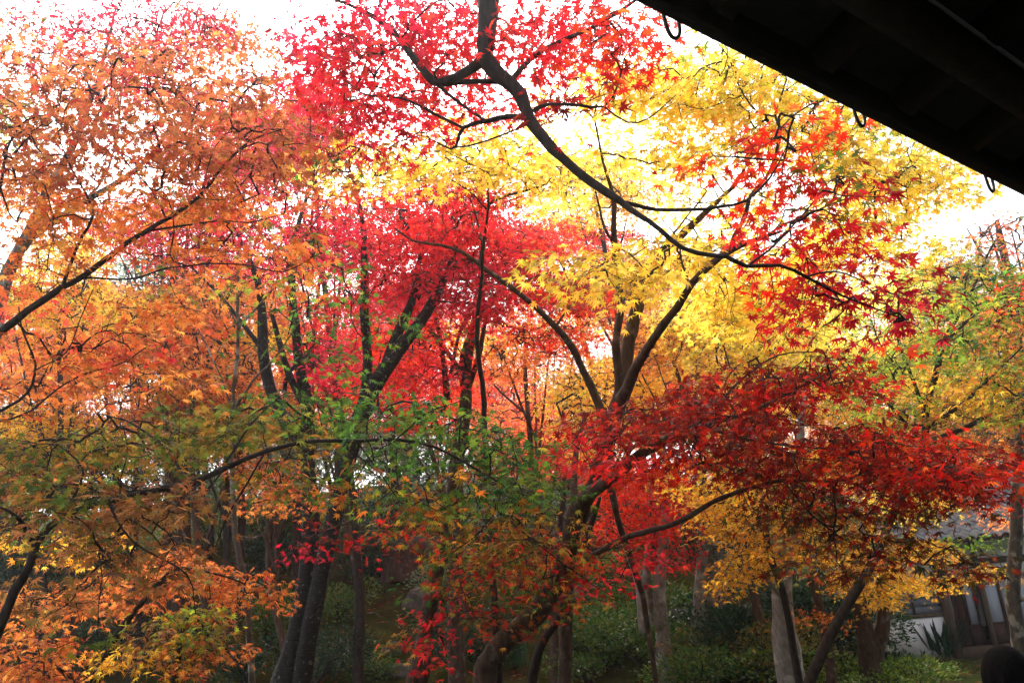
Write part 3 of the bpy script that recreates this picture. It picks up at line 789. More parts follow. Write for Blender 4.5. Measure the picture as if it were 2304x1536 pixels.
# pale yellow spray in the middle
tree("maple_tree", "pale yellow maple with a slender upright stem in the middle",
 [(1100, 1180, 6.6, 34), (1092, 1000, 6.6, 30), (1085, 880, 6.6, 26), (1075, 740, 6.5, 22), (1082, 640, 6.4, 18), (1090, 540, 6.3, 14), (1100, 460, 6.2, 12), (1095, 380, 6.2, 8), (1085, 320, 6.2, 6)],
 [[(1095, 470, 6.2, 9), (1040, 420, 6.0, 7), (960, 380, 5.9, 5), (860, 370, 5.8, 3)], [(1100, 460, 6.2, 14), (1140, 440, 6.2, 13), (1200, 425, 6.2, 12), (1262, 400, 6.2, 7), (1310, 385, 6.2, 4)],
  [(1085, 340, 6.2, 5), (1000, 310, 6, 4), (960, 290, 6, 3)]],
 [(820, 370, 120, 45, 5.6, 'yell', .8), (960, 370, 110, 45, 5.6, 'yell', 1.1), (1020, 300, 90, 40, 5.8, 'yell', 1.0), (1090, 360, 90, 60, 5.8, 'yell', 1.0), (1200, 370, 90, 60, 5.8, 'yell', .9), (1240, 440, 80, 40, 5.8, 'yell', .5), (1150, 300, 60, 40, 5.9, 'yell', .7), (900, 330, 70, 35, 5.8, 'yell', .7)],
 wk=0.45, push=0.3, leaf=.083, level=7, bark='d', wig=.008, spray_leaves=12, sprad=2.6)

# orange maple at the left edge, near
tree("maple_tree", "copper orange maple whose boughs sweep in from the left edge",
 [('w', -3.9, 2.6, -.1, .15), ('w', -3.85, 2.7, 1.0, .11), ('w', -3.5, 3.1, 2.0, .085), (-330, 930, 4.4, 60), (-130, 830, 4.4, 42), (0, 745, 4.4, 30), (62, 700, 4.4, 28), (140, 648, 4.4, 25), (190, 622, 4.4, 22), (290, 545, 4.4, 19), (380, 490, 4.4, 16), (450, 440, 4.4, 13), (500, 372, 4.4, 10), (560, 320, 4.4, 7), (640, 290, 4.4, 4)],
 [[(140, 645, 4.4, 14), (170, 560, 4.4, 12), (208, 490, 4.4, 11), (195, 440, 4.4, 9), (160, 380, 4.4, 7), (140, 320, 4.4, 5), (120, 240, 4.4, 3)],
  [(190, 625, 4.4, 9), (290, 628, 4.4, 8), (400, 600, 4.3, 7), (530, 595, 4.2, 6), (640, 610, 4.2, 5), (720, 570, 4.2, 3)],
  [(330, 520, 4.4, 9), (470, 500, 4.4, 7), (560, 500, 4.4, 5), (640, 480, 4.4, 3)],
  [(450, 440, 4.4, 6), (460, 400, 4.4, 5), (485, 330, 4.4, 4), (520, 290, 4.4, 3)],
  [(375, 495, 4.4, 8), (340, 430, 4.4, 7), (280, 360, 4.5, 5), (250, 280, 4.6, 4), (260, 200, 4.7, 2)],
  [(208, 490, 4.4, 6), (215, 400, 4.5, 5), (240, 340, 4.5, 4), (330, 280, 4.5, 3)],
  [(-130, 830, 4.4, 24), (-60, 640, 4.4, 16), (0, 430, 4.4, 12), (18, 330, 4.4, 9), (60, 270, 4.4, 6), (120, 255, 4.4, 4)],
  [(0, 420, 4.4, 8), (20, 480, 4.5, 6), (40, 500, 4.6, 4)],
  [(-130, 850, 4.2, 20), (-40, 945, 4.2, 15), (0, 925, 4.2, 13), (60, 885, 4.2, 11), (80, 820, 4.2, 9), (50, 740, 4.2, 7), (42, 690, 4.2, 5)],
  [(0, 948, 4.2, 9), (60, 928, 4.2, 8), (170, 850, 4.2, 7), (270, 820, 4.2, 6), (330, 780, 4.2, 4)],
  [(75, 835, 4.2, 6), (150, 790, 4.2, 5), (185, 700, 4.2, 4), (210, 650, 4.2, 3)]],
 [(90, 220, 150, 90, 4.5, 'brow', .9), (250, 190, 130, 90, 4.6, 'brow', .7), (420, 170, 120, 90, 4.6, 'brow', .7), (540, 130, 100, 60, 4.8, 'brow', .6), (120, 330, 150, 80, 4.3, 'brow', .9), (330, 330, 140, 80, 4.4, 'brow', .8), (480, 260, 130, 80, 4.5, 'brow', .8), (620, 240, 110, 80, 4.7, 'brow', .7), (640, 340, 100, 60, 4.6, 'brow', .7), (520, 370, 120, 60, 4.4, 'brow', .8), (400, 420, 130, 60, 4.4, 'oran', .8),
  (100, 450, 130, 70, 4.4, 'oran', .8), (250, 480, 110, 60, 4.5, 'oran', .6), (560, 460, 100, 50, 4.4, 'oran', .6), (90, 580, 110, 60, 4.5, 'oran', .6), (420, 560, 120, 50, 4.4, 'oran', .5), (600, 560, 110, 60, 4.3, 'oran', .6), (700, 420, 70, 50, 4.6, 'brow', .5), (110, 790, 130, 60, 4.3, 'oran', .8), (260, 770, 120, 50, 4.4, 'salm', .8), (60, 680, 90, 50, 4.3, 'salm', .6), (350, 700, 120, 50, 4.5, 'oran', .6), (300, 850, 130, 40, 4.4, 'oran', .6), (60, 890, 90, 50, 4.2, 'oran', .7), (20, 100, 80, 60, 4.4, 'brow', .7)],
 cov_k=0.75, wk=0.58, push=0.35, leaf=.083, level=7, bark='d', ground=False, wig=.006, spray_leaves=11, sprad=2.5)

# tall maple behind it, thick grey stems
tree("maple_tree", "tall grey stemmed maple behind the copper one at the left edge",
 [(-60, 1000, 7.5, 70), (-30, 800, 7.5, 60), (0, 660, 7.5, 50), (40, 560, 7.5, 40), (82, 480, 7.6, 34), (110, 420, 7.6, 28), (165, 330, 7.7, 22), (200, 240, 7.8, 16), (235, 130, 7.9, 10), (260, 20, 8, 6)],
 [[(0, 655, 7.4, 38), (45, 565, 7.4, 34), (90, 515, 7.4, 30), (140, 490, 7.4, 26), (200, 450, 7.4, 22), (280, 403, 7.4, 17), (350, 340, 7.4, 11), (400, 250, 7.5, 8), (440, 150, 7.5, 5), (470, 40, 7.5, 3)],
  [(140, 490, 7.4, 12), (220, 420, 7.5, 9), (260, 330, 7.6, 7), (275, 200, 7.6, 5), (300, 60, 7.6, 3)], [(165, 330, 7.7, 10), (120, 250, 7.7, 7), (60, 120, 7.7, 4)], [(100, 440, 7.6, 12), (60, 380, 7.6, 8), (20, 300, 7.6, 5)], [(235, 130, 7.9, 7), (300, 40, 7.9, 4)]],
 [(110, 90, 120, 80, 8, 'crim', .28), (250, 70, 120, 80, 8, 'crim', .45), (400, 60, 120, 80, 8, 'crim', .5), (330, 160, 120, 60, 8, 'crim', .5), (200, 180, 120, 60, 8, 'salm', .5), (500, 70, 100, 60, 8.5, 'salm', .45), (60, 60, 60, 60, 7.5, 'ygrn', .15), (420, 270, 100, 60, 8, 'salm', .5), (560, 220, 120, 80, 8.5, 'crim', .4), (60, 420, 90, 60, 8, 'oran', .8), (40, 270, 60, 60, 8, 'ygrn', .7)],
 wk=0.66, push=0.4, cov_k=1.3, leaf=.085, level=5, bark='g', wig=.012)

# olive green maple across the lower left and centre
tree("maple_tree", "olive green maple spreading flat branches across the lower left and centre",
 [(-70, 1560, 3.5, 46), (0, 1410, 3.6, 34), (32, 1330, 3.65, 30), (62, 1270, 3.7, 28), (82, 1218, 3.75, 26), (140, 1160, 3.8, 22), (250, 1122, 3.85, 21), (330, 1105, 3.9, 20), (420, 1088, 3.95, 20), (500, 1052, 4.0, 18), (600, 1010, 4.1, 15), (700, 992, 4.2, 13), (800, 990, 4.3, 12), (890, 988, 4.4, 11), (980, 1008, 4.5, 9), (1070, 1055, 4.5, 8), (1128, 1088, 4.5, 7)],
 [[(80, 1222, 3.75, 24), (55, 1185, 3.7, 18), (20, 1150, 3.6, 10), (-60, 1120, 3.6, 6)],
  [(1128, 1088, 4.5, 7), (1122, 1130, 4.5, 6), (1085, 1190, 4.5, 5), (1010, 1250, 4.5, 3)], [(1112, 1140, 4.5, 6), (1180, 1200, 4.6, 5), (1300, 1290, 4.7, 3), (1390, 1350, 4.8, 2)],
  [(420, 1088, 3.95, 12), (380, 1010, 4.2, 9), (290, 950, 4.4, 6), (220, 930, 4.6, 4)], [(500, 1052, 4.0, 9), (560, 960, 4.2, 7), (620, 900, 4.4, 4)], [(140, 1160, 3.8, 10), (180, 1090, 3.8, 8), (185, 1050, 3.8, 6), (130, 1000, 3.8, 4)],
  [(600, 1010, 4.1, 8), (520, 1150, 4.0, 6), (480, 1240, 4.0, 4)], [(240, 1125, 3.85, 9), (300, 1220, 3.8, 7), (420, 1290, 3.8, 5), (440, 1380, 3.8, 3)], [(890, 988, 4.4, 6), (960, 930, 4.5, 5), (1040, 900, 4.6, 3)], [(800, 990, 4.3, 6), (850, 1060, 4.3, 5), (900, 1130, 4.3, 3)]],
 [(480, 950, 200, 40, 4.5, 'oliv', 1.1), (280, 1000, 200, 50, 4.3, 'oliv', 1.1), (100, 1050, 160, 60, 4.0, 'oliv', 1.0), (590, 960, 130, 40, 4.5, 'oliv', .8), (800, 920, 140, 40, 4.5, 'gree', .7), (960, 930, 150, 40, 4.6, 'gree', .75), (1060, 990, 110, 50, 4.5, 'gree', .7), (860, 1010, 140, 40, 4.4, 'gree', .5), (640, 1050, 120, 40, 4.3, 'oliv', .5), (1130, 1080, 80, 60, 4.4, 'gree', 1.0),
  (250, 1130, 200, 60, 3.9, 'tan', 1.0), (120, 1130, 140, 40, 3.7, 'oliv', .8), (400, 1120, 110, 36, 4.0, 'tan', .4), (900, 1080, 170, 50, 4.3, 'gomix', .45), (800, 1120, 90, 36, 4.3, 'gomix', .3), (1010, 1110, 130, 60, 4.4, 'gomix', .5), (200, 1215, 140, 36, 3.8, 'tan', .6), (110, 1190, 120, 30, 3.7, 'oliv', .5), (330, 1270, 130, 50, 3.8, 'tan', .8), (120, 1340, 110, 50, 3.7, 'tan', .7), (180, 1420, 70, 40, 3.4, 'oliv', .35),
  (1200, 1090, 90, 40, 4.6, 'gree', .5), (1180, 1180, 150, 50, 4.7, 'olred', .6), (640, 905, 100, 24, 4.8, 'gree', .5), (1160, 1020, 60, 40, 4.6, 'gree', .9)],
 cov_k=0.85, wk=0.68, push=0.25, leaf=.075, level=7, bark='d', ground=False, wig=.006, spray_leaves=12, sprad=2.6)

# small orange maple at the lower left
tree("maple_tree", "low orange maple with small leaves in the lower left corner",
 [(150, 1700, 5.4, 60), (200, 1560, 5.4, 44), (260, 1440, 5.4, 30), (330, 1340, 5.4, 20), (400, 1280, 5.4, 12), (480, 1290, 5.4, 8), (570, 1320, 5.4, 5)],
 [[(260, 1440, 5.4, 16), (330, 1420, 5.4, 10), (420, 1400, 5.4, 6)], [(200, 1560, 5.4, 18), (100, 1480, 5.3, 10), (20, 1460, 5.3, 6)], [(330, 1340, 5.4, 10), (260, 1280, 5.4, 7), (120, 1220, 5.4, 4)]],
 [(420, 1260, 60, 36, 5.4, 'oran', 1.2, .05), (360, 1290, 120, 45, 5.4, 'oran', 1.2, .05), (510, 1310, 110, 32, 5.4, 'oran', 1.4, .05), (590, 1340, 55, 18, 5.4, 'oran', 1.3, .05), (470, 1370, 70, 26, 5.3, 'oran', 1.0, .05), (240, 1340, 120, 50, 5.4, 'oran', 1.1, .06), (60, 1370, 110, 50, 5.3, 'oran', 1.1, .06), (60, 1470, 110, 60, 5.2, 'oran', 1.3, .06), (40, 1520, 140, 40, 5.2, 'oran', 1.2, .06), (150, 1230, 90, 40, 5.4, 'gold', .8, .06), (30, 1205, 50, 14, 5.4, 'gold', 1.0, .04)],
 cov_k=0.6, wk=0.6, push=0.2, leaf=.062, level=7, bark='d', wig=.006, spray_leaves=14, sprad=2.6, droop=.5)
tree("maple_tree", "small yellow green maple drooping in a dome at the bottom left",
 [(390, 1640, 5.0, 36), (395, 1560, 5.0, 26), (400, 1480, 5.0, 18), (405, 1420, 5.0, 12), (430, 1385, 5.0, 8), (460, 1380, 5.0, 4)], [[(405, 1420, 5, 8), (350, 1420, 5.0, 6), (300, 1460, 5, 3)], [(405, 1420, 5.0, 7), (470, 1430, 5.0, 5), (520, 1470, 5, 3)]],
 [(400, 1385, 80, 26, 5.0, 'ygrn', 1.1, .05), (400, 1440, 110, 40, 5.0, 'tan', 1.2, .06), (330, 1470, 80, 36, 4.9, 'gold', .9, .05), (450, 1480, 80, 40, 5.0, 'oran', .7, .05), (420, 1410, 90, 36, 5.0, 'ygrn', 1.0, .05), (290, 1500, 50, 24, 4.9, 'gold', .7, .05), (530, 1460, 24, 40, 5.0, 'oran', .5, .05)],
 cov_k=0.6, leaf=.062, level=7, bark='d', wig=.006, spray_leaves=14, sprad=2.6, droop=.5)

# dark red maple with the leaning trunk
tree("maple_tree", "dark red maple with a leaning curved trunk right of the bottom centre",
 [(1092, 1560, 6.2, 92), (1105, 1480, 6.2, 86), (1150, 1425, 6.2, 84), (1205, 1380, 6.2, 80), (1255, 1310, 6.2, 76), (1282, 1230, 6.1, 72), (1298, 1150, 6.0, 66), (1335, 1105, 5.8, 54), (1390, 1066, 5.6, 46), (1450, 1015, 5.4, 42), (1510, 985, 5.2, 34), (1580, 960, 5.0, 24), (1680, 930, 4.8, 16), (1780, 880, 4.7, 10), (1880, 830, 4.6, 6)],
 [[(1255, 1300, 6.2, 26), (1330, 1250, 5.9, 24), (1420, 1205, 5.6, 23), (1520, 1175, 5.3, 22), (1600, 1130, 5.1, 20), (1680, 1100, 4.9, 17), (1760, 1080, 4.8, 13), (1880, 1080, 4.7, 9), (2000, 1060, 4.6, 6), (2120, 1050, 4.5, 4)],
  [(1298, 1150, 6.0, 40), (1292, 1080, 6.2, 30), (1300, 1000, 6.4, 20), (1320, 930, 6.6, 12)], [(1510, 985, 5.2, 16), (1600, 930, 5.0, 12), (1660, 860, 4.9, 10), (1750, 800, 4.8, 7), (1850, 790, 4.7, 4)],
  [(1390, 1066, 5.6, 18), (1420, 1010, 5.4, 14), (1480, 960, 5.2, 9), (1440, 920, 5.1, 5)], [(1580, 960, 5.0, 12), (1700, 990, 4.8, 9), (1850, 1010, 4.7, 7), (2000, 1000, 4.6, 5), (2160, 1010, 4.5, 3)],
  [(2000, 1060, 4.6, 6), (2100, 1090, 4.5, 5), (2200, 1080, 4.4, 4)], [(1760, 1080, 4.8, 8), (1850, 1180, 4.7, 6), (1960, 1240, 4.7, 4), (2080, 1270, 4.6, 3)], [(1700, 990, 4.8, 6), (1650, 1060, 4.8, 5), (1690, 1150, 4.8, 3)]],
 [(1790, 840, 150, 40, 4.7, 'dred', 1.1), (1640, 880, 130, 40, 4.8, 'dred', 1.1), (1500, 920, 150, 36, 5.0, 'dred', 1.2), (1400, 950, 130, 40, 5.1, 'dred', 1.1), (1560, 960, 150, 50, 4.9, 'dred', 1.1), (1700, 930, 150, 50, 4.7, 'dred', 1.1), (1850, 860, 130, 40, 4.6, 'red', .8), (1350, 1010, 110, 40, 5.2, 'red', 1.0), (1470, 1040, 120, 40, 5.2, 'scar', .9), (1640, 1030, 130, 40, 4.8, 'dred', .9),
  (1850, 990, 170, 50, 4.6, 'dred', 1.1), (2000, 1020, 160, 45, 4.5, 'scar', 1.0), (2140, 1040, 140, 45, 4.4, 'dred', 1.0), (2220, 1060, 110, 40, 4.3, 'scar', .9), (2080, 1080, 150, 45, 4.4, 'dred', 1.0), (1900, 1070, 160, 50, 4.6, 'dred', .9), (1790, 1130, 130, 50, 4.7, 'dmix', .8), (1930, 1180, 150, 50, 4.6, 'dmix', .9), (2050, 1255, 140, 30, 4.5, 'dmix', .6), (2210, 1265, 90, 26, 4.4, 'dmix', .5), (1900, 1270, 120, 40, 4.7, 'dmix', .6), (2265, 1130, 60, 36, 4.3, 'dred', .7), (2170, 1300, 70, 16, 4.5, 'dmix', .5), (1750, 1050, 110, 40, 4.7, 'dred', .8), (1720, 830, 90, 30, 4.9, 'olred', .5), (2060, 1130, 110, 30, 4.6, 'dmix', .6), (1960, 1150, 80, 26, 4.7, 'dmix', .5)],
 cov_k=0.85, wk=0.58, push=0.25, leaf=.075, level=7, bark='b', wig=.008, spray_leaves=12, sprad=2.6)

# slender maple in the bottom middle
tree("maple_tree", "slender maple with mixed green and red leaves at the bottom middle",
 [(935, 1600, 6.8, 70), (945, 1500, 6.8, 60), (958, 1410, 6.8, 46), (975, 1330, 6.8, 42), (985, 1280, 6.8, 38), (1002, 1200, 6.8, 32), (1012, 1120, 6.8, 26), (1030, 1020, 6.8, 20), (1042, 950, 6.8, 12)],
 [[(985, 1280, 6.6, 14), (1040, 1220, 6.2, 10), (1120, 1180, 6.0, 6), (1200, 1160, 5.9, 4)], [(975, 1330, 6.7, 14), (1030, 1340, 6.2, 9), (1050, 1400, 5.8, 5), (1000, 1450, 5.6, 3)], [(1002, 1200, 6.8, 10), (930, 1180, 6.4, 7), (860, 1190, 6.2, 4)], [(1012, 1120, 6.8, 10), (900, 1130, 6.6, 7), (740, 1190, 6.4, 5), (690, 1210, 6.3, 3)]],
 [(1010, 1365, 60, 22, 5.7, 'red', .6), (1000, 1425, 50, 28, 5.6, 'red', .8), (975, 1490, 36, 26, 5.5, 'red', .9), (930, 1440, 60, 30, 6.0, 'olred', .25), (1100, 1240, 130, 50, 5.9, 'rgmix', .9), (1200, 1260, 120, 50, 5.9, 'rgmix', .8), (1080, 1320, 120, 40, 5.8, 'rgmix', .7), (960, 1165, 90, 36, 6.2, 'rgmix', .7), (870, 1195, 60, 30, 6.2, 'rgmix', .5), (720, 1190, 45, 30, 6.2, 'dred', .5), (685, 1235, 36, 18, 6.2, 'crim', .8), (700, 1110, 60, 30, 6.3, 'oran', .5), (1230, 1350, 100, 40, 6.0, 'rgmix', .5), (1030, 1245, 80, 36, 6.0, 'gomix', .6), (840, 1235, 40, 24, 6.2, 'red', .35), (1130, 1390, 100, 30, 5.9, 'dmix', .6), (630, 1120, 70, 40, 6.4, 'oran', .6), (930, 1345, 60, 20, 6.2, 'gree', .3), (1190, 1320, 60, 30, 5.9, 'gree', .5)],
 cov_k=0.7, wk=0.8, push=0.2, leaf=.075, level=7, bark='b', wig=.008, spray_leaves=11, sprad=2.6)
tree("maple_tree", "thin crooked sapling beside the leaning trunk with red and green leaves",
 [(1195, 1580, 6.9, 26), (1205, 1500, 6.9, 24), (1222, 1440, 6.9, 22), (1262, 1380, 6.9, 20), (1290, 1290, 6.8, 18), (1330, 1180, 6.8, 14), (1350, 1120, 6.8, 8)], [[(1290, 1290, 6.8, 9), (1260, 1240, 6.6, 5), (1220, 1220, 6.4, 3)]],
 [(1300, 1230, 90, 40, 6.5, 'rgmix', .6), (1350, 1290, 70, 30, 6.6, 'red', .5), (1400, 1250, 60, 26, 6.4, 'red', .4)], wk=0.9, leaf=.07, level=7, bark='d', wig=.008)

# bare-stemmed young tree
tree("maple_tree", "young green and orange maple with a thin pale stem at left of centre",
 [(567, 1560, 6.2, 20), (562, 1450, 6.2, 19), (553, 1350, 6.2, 18), (540, 1260, 6.2, 18), (528, 1180, 6.2, 16), (522, 1080, 6.2, 13), (520, 960, 6.2, 11), (528, 850, 6.2, 10), (536, 740, 6.2, 9), (537, 620, 6.2, 8), (536, 560, 6.2, 4)],
 [[(522, 930, 6.2, 9), (560, 870, 6.1, 7), (620, 800, 6.0, 5), (690, 700, 6, 3)], [(536, 740, 6.2, 7), (580, 690, 6.1, 6), (650, 620, 6, 5), (760, 590, 5.9, 3)], [(537, 740, 6.2, 5), (490, 650, 6.2, 4), (440, 560, 6.2, 3)], [(522, 930, 6.2, 6), (490, 830, 6.2, 4), (420, 690, 6.3, 3)], [(524, 1200, 6.2, 5), (570, 1210, 6.2, 4), (600, 1190, 6.2, 2)]],
 [(600, 640, 110, 50, 6.0, 'ygrn', .6), (720, 570, 90, 40, 6.0, 'gree', .5), (560, 540, 90, 40, 6.0, 'olred', .5), (660, 720, 100, 40, 6.0, 'gree', .5), (480, 470, 90, 30, 6.0, 'gree', .5), (450, 420, 60, 20, 6.0, 'gree', .5), (640, 800, 80, 26, 6.0, 'gree', .5), (420, 640, 100, 30, 6.1, 'oliv', .5), (760, 650, 60, 40, 6, 'gree', .5), (700, 340, 60, 40, 6.2, 'gree', .5), (840, 740, 90, 40, 6.2, 'gree', .7), (930, 750, 50, 24, 6.2, 'gree', .7), (520, 1295, 40, 8, 6.2, 'pale', .8), (760, 800, 70, 40, 6.2, 'gree', .6), (590, 880, 90, 30, 6.0, 'gree', .5)],
 cov_k=0.42, wk=0.8, leaf=.08, level=7, bark='g', wig=.008, spray_leaves=9)

# big double-trunked tree
tree("cherry_tree", "large dark double trunked tree with scarlet crown left of centre",
 [(640, 1580, 8.2, 84), (664, 1480, 8.2, 60), (682, 1380, 8.2, 46), (694, 1270, 8.2, 42), (698, 1150, 8.2, 38), (692, 1030, 8.2, 34), (690, 920, 8.2, 29), (672, 830, 8.2, 24), (660, 740, 8.2, 20), (656, 640, 8.2, 17), (662, 540, 8.3, 12), (690, 440, 8.4, 8), (720, 320, 8.5, 5), (760, 200, 8.6, 3)],
 [[(676, 1560, 8.05, 50), (702, 1400, 8.0, 42), (728, 1270, 8.0, 40), (756, 1150, 8.0, 40), (785, 1030, 8.0, 42), (815, 940, 8.0, 42), (850, 860, 8.0, 40), (890, 800, 8.0, 34), (935, 740, 8.0, 28), (975, 680, 8.1, 24), (1010, 600, 8.2, 14), (1050, 480, 8.3, 7)],
  [(850, 870, 8.1, 26), (880, 790, 8.2, 25), (910, 720, 8.3, 22), (935, 650, 8.4, 16), (950, 560, 8.5, 10), (970, 460, 8.6, 5)],
  [(818, 900, 8.2, 26), (828, 800, 8.4, 23), (818, 700, 8.4, 21), (822, 600, 8.4, 18), (815, 500, 8.4, 13), (800, 420, 8.4, 9), (830, 320, 8.5, 5)],
  [(690, 1000, 8.3, 28), (640, 950, 8.5, 30), (608, 870, 8.6, 28), (592, 790, 8.6, 25), (590, 700, 8.6, 20), (570, 600, 8.6, 12), (520, 500, 8.6, 6)],
  [(690, 920, 8.2, 18), (655, 850, 8.1, 17), (630, 780, 8.1, 14), (610, 700, 8.1, 9)], [(640, 880, 8.4, 10), (650, 840, 8.3, 10), (690, 800, 8.3, 6)], [(592, 790, 8.6, 13), (540, 720, 8.7, 10), (490, 660, 8.8, 7), (430, 600, 8.9, 4)]],
 [(830, 470, 120, 60, 9, 'red', .9), (760, 560, 110, 60, 9.2, 'crim', .9), (920, 560, 120, 70, 9.2, 'red', 1.1), (1010, 470, 100, 70, 9.2, 'red', 1.2), (900, 660, 120, 50, 9.4, 'red', 1.0), (1030, 640, 110, 60, 9, 'crim', 1.2), (700, 480, 90, 50, 9.2, 'crim', .6), (740, 800, 80, 50, 9.8, 'crim', 1.0), (980, 400, 80, 40, 9.4, 'red', .6), (760, 680, 90, 40, 9.6, 'red', .7), (560, 480, 80, 40, 9.5, 'crim', .7)],
 leaf=.085, level=5, bark='c', wig=.014, cat='cherry tree')

# many-stemmed maple behind, centre
tree("maple_tree", "bright red many stemmed maple at the centre of the photo",
 [(1022, 1150, 10.5, 44), (1030, 1020, 10.5, 40), (1048, 900, 10.5, 34), (1050, 850, 10.5, 26), (1062, 760, 10.5, 22), (1085, 690, 10.5, 18), (1088, 600, 10.6, 14), (1100, 480, 10.8, 8), (1180, 440, 11, 5)],
 [[(1046, 890, 10.5, 18), (1030, 830, 10.5, 16), (985, 770, 10.4, 14), (950, 720, 10.4, 11), (900, 640, 10.4, 7)], [(1046, 890, 10.4, 18), (1040, 800, 10.4, 16), (1070, 720, 10.3, 13), (1080, 640, 10.3, 9), (1080, 540, 10.3, 5)], [(1005, 900, 10.6, 24), (1000, 830, 10.6, 18), (985, 730, 10.6, 13), (960, 640, 10.6, 9), (945, 520, 10.6, 5)], [(1052, 880, 10.6, 18), (1080, 790, 10.6, 16), (1100, 700, 10.7, 11), (1160, 600, 10.7, 6)], [(1015, 840, 10.5, 12), (1030, 760, 10.4, 10), (1060, 690, 10.4, 7), (1110, 560, 10.4, 4)]],
 [(1010, 560, 120, 70, 10, 'red', 1.2), (1120, 560, 120, 70, 10, 'red', 1.2), (1160, 640, 120, 60, 10, 'red', 1.2), (920, 760, 90, 50, 10.6, 'scar', 1.0), (1050, 720, 110, 40, 10, 'red', .9), (1190, 540, 110, 50, 10.5, 'scar', 1.0), (960, 830, 110, 50, 11, 'red', 1.2), (1280, 660, 90, 50, 10, 'scar', 1.0), (1100, 460, 70, 60, 10.5, 'red', .8), (880, 850, 80, 40, 11.2, 'scar', 1.0), (1240, 760, 110, 30, 9.6, 'scar', .8), (1330, 690, 70, 40, 9.6, 'dred', .6)],
 wk=0.8, leaf=.085, level=5, bark='b', wig=.014)

# dark bough crossing the middle
tree("maple_tree", "red maple with a long arching dark stem crossing the middle",
 [(1458, 1420, 7.4, 17), (1436, 1310, 7.4, 18), (1404, 1205, 7.3, 19), (1378, 1110, 7.2, 21), (1364, 1010, 7.2, 24), (1350, 915, 7.2, 26), (1310, 830, 7.2, 24), (1285, 775, 7.1, 22), (1240, 725, 7.0, 20), (1160, 655, 6.9, 17), (1090, 605, 6.8, 14), (1045, 570, 6.8, 12), (990, 550, 6.7, 9), (930, 540, 6.7, 7), (880, 505, 6.7, 5), (800, 460, 6.7, 3)],
 [[(1075, 595, 6.8, 8), (1085, 550, 6.8, 7), (1070, 480, 6.8, 5), (1040, 400, 6.8, 3)], [(1155, 650, 6.9, 6), (1210, 620, 6.8, 5), (1280, 612, 6.7, 4), (1400, 608, 6.6, 3)], [(1250, 735, 7, 8), (1290, 680, 7, 6), (1340, 640, 7, 4)]],
 [(1000, 480, 110, 60, 6.9, 'red', .7), (1060, 420, 80, 50, 6.9, 'dred', .6), (930, 520, 90, 40, 6.9, 'red', .5), (1330, 640, 80, 30, 7, 'dred', .6), (860, 450, 60, 40, 6.9, 'red', .5), (1120, 640, 70, 30, 7, 'red', .5)], wk=0.72, push=0.5, leaf=.075, level=7, bark='b', wig=.008)

# green and yellow vase-shaped maple at right
tree("maple_tree", "yellow green maple with a vase of straight stems at the right",
 [(1800, 1600, 7.3, 32), (1850, 1470, 7.3, 28), (1900, 1370, 7.3, 26), (1945, 1300, 7.3, 24), (1985, 1220, 7.4, 22), (2012, 1150, 7.5, 21), (2055, 1070, 7.6, 20), (2084, 985, 7.6, 20), (2083, 930, 7.6, 20), (2105, 850, 7.6, 16), (2120, 780, 7.6, 14), (2150, 720, 7.6, 11), (2185, 655, 7.6, 8), (2215, 590, 7.6, 6), (2240, 540, 7.6, 4)],
 [[(2083, 930, 7.6, 12), (2055, 860, 7.6, 10), (2030, 790, 7.6, 8), (2010, 720, 7.6, 5)], [(2090, 960, 7.6, 14), (2150, 920, 7.5, 10), (2230, 850, 7.4, 7), (2300, 780, 7.3, 4)], [(2100, 990, 7.6, 16), (2180, 960, 7.5, 13), (2240, 920, 7.4, 10), (2320, 880, 7.3, 6)], [(2120, 780, 7.6, 8), (2180, 720, 7.5, 6), (2260, 660, 7.5, 3)], [(2145, 725, 7.6, 7), (2135, 660, 7.6, 5), (2130, 600, 7.6, 3)], [(2185, 655, 7.6, 5), (2240, 625, 7.6, 4), (2300, 590, 7.6, 3)], [(2080, 1000, 7.7, 10), (1990, 900, 7.8, 8), (1930, 840, 7.9, 5)], [(2030, 830, 7.6, 5), (1990, 790, 7.6, 4), (1960, 720, 7.6, 3)]],
 [(2120, 640, 90, 60, 7.6, 'ygrn', .8), (2200, 590, 90, 60, 7.7, 'olred', .6), (2230, 700, 90, 60, 7.5, 'ygrn', .8), (2090, 740, 90, 60, 7.6, 'ygrn', .8), (2230, 820, 90, 60, 7.4, 'ygrn', .9), (2240, 640, 80, 50, 7.6, 'gree', .4), (2150, 760, 90, 50, 7.6, 'gree', .4), (2030, 800, 90, 50, 7.7, 'ygrn', .9), (2150, 870, 100, 50, 7.5, 'gold', .8), (1980, 900, 100, 50, 7.8, 'ygrn', .9), (2080, 930, 120, 40, 7.8, 'olred', .8), (1900, 830, 80, 40, 8, 'ygrn', .7), (2260, 930, 70, 40, 7.2, 'ygrn', .8), (1960, 720, 70, 30, 7.8, 'ygrn', .6)],
 wk=0.85, push=0.4, leaf=.082, level=5, bark='d', wig=.008)

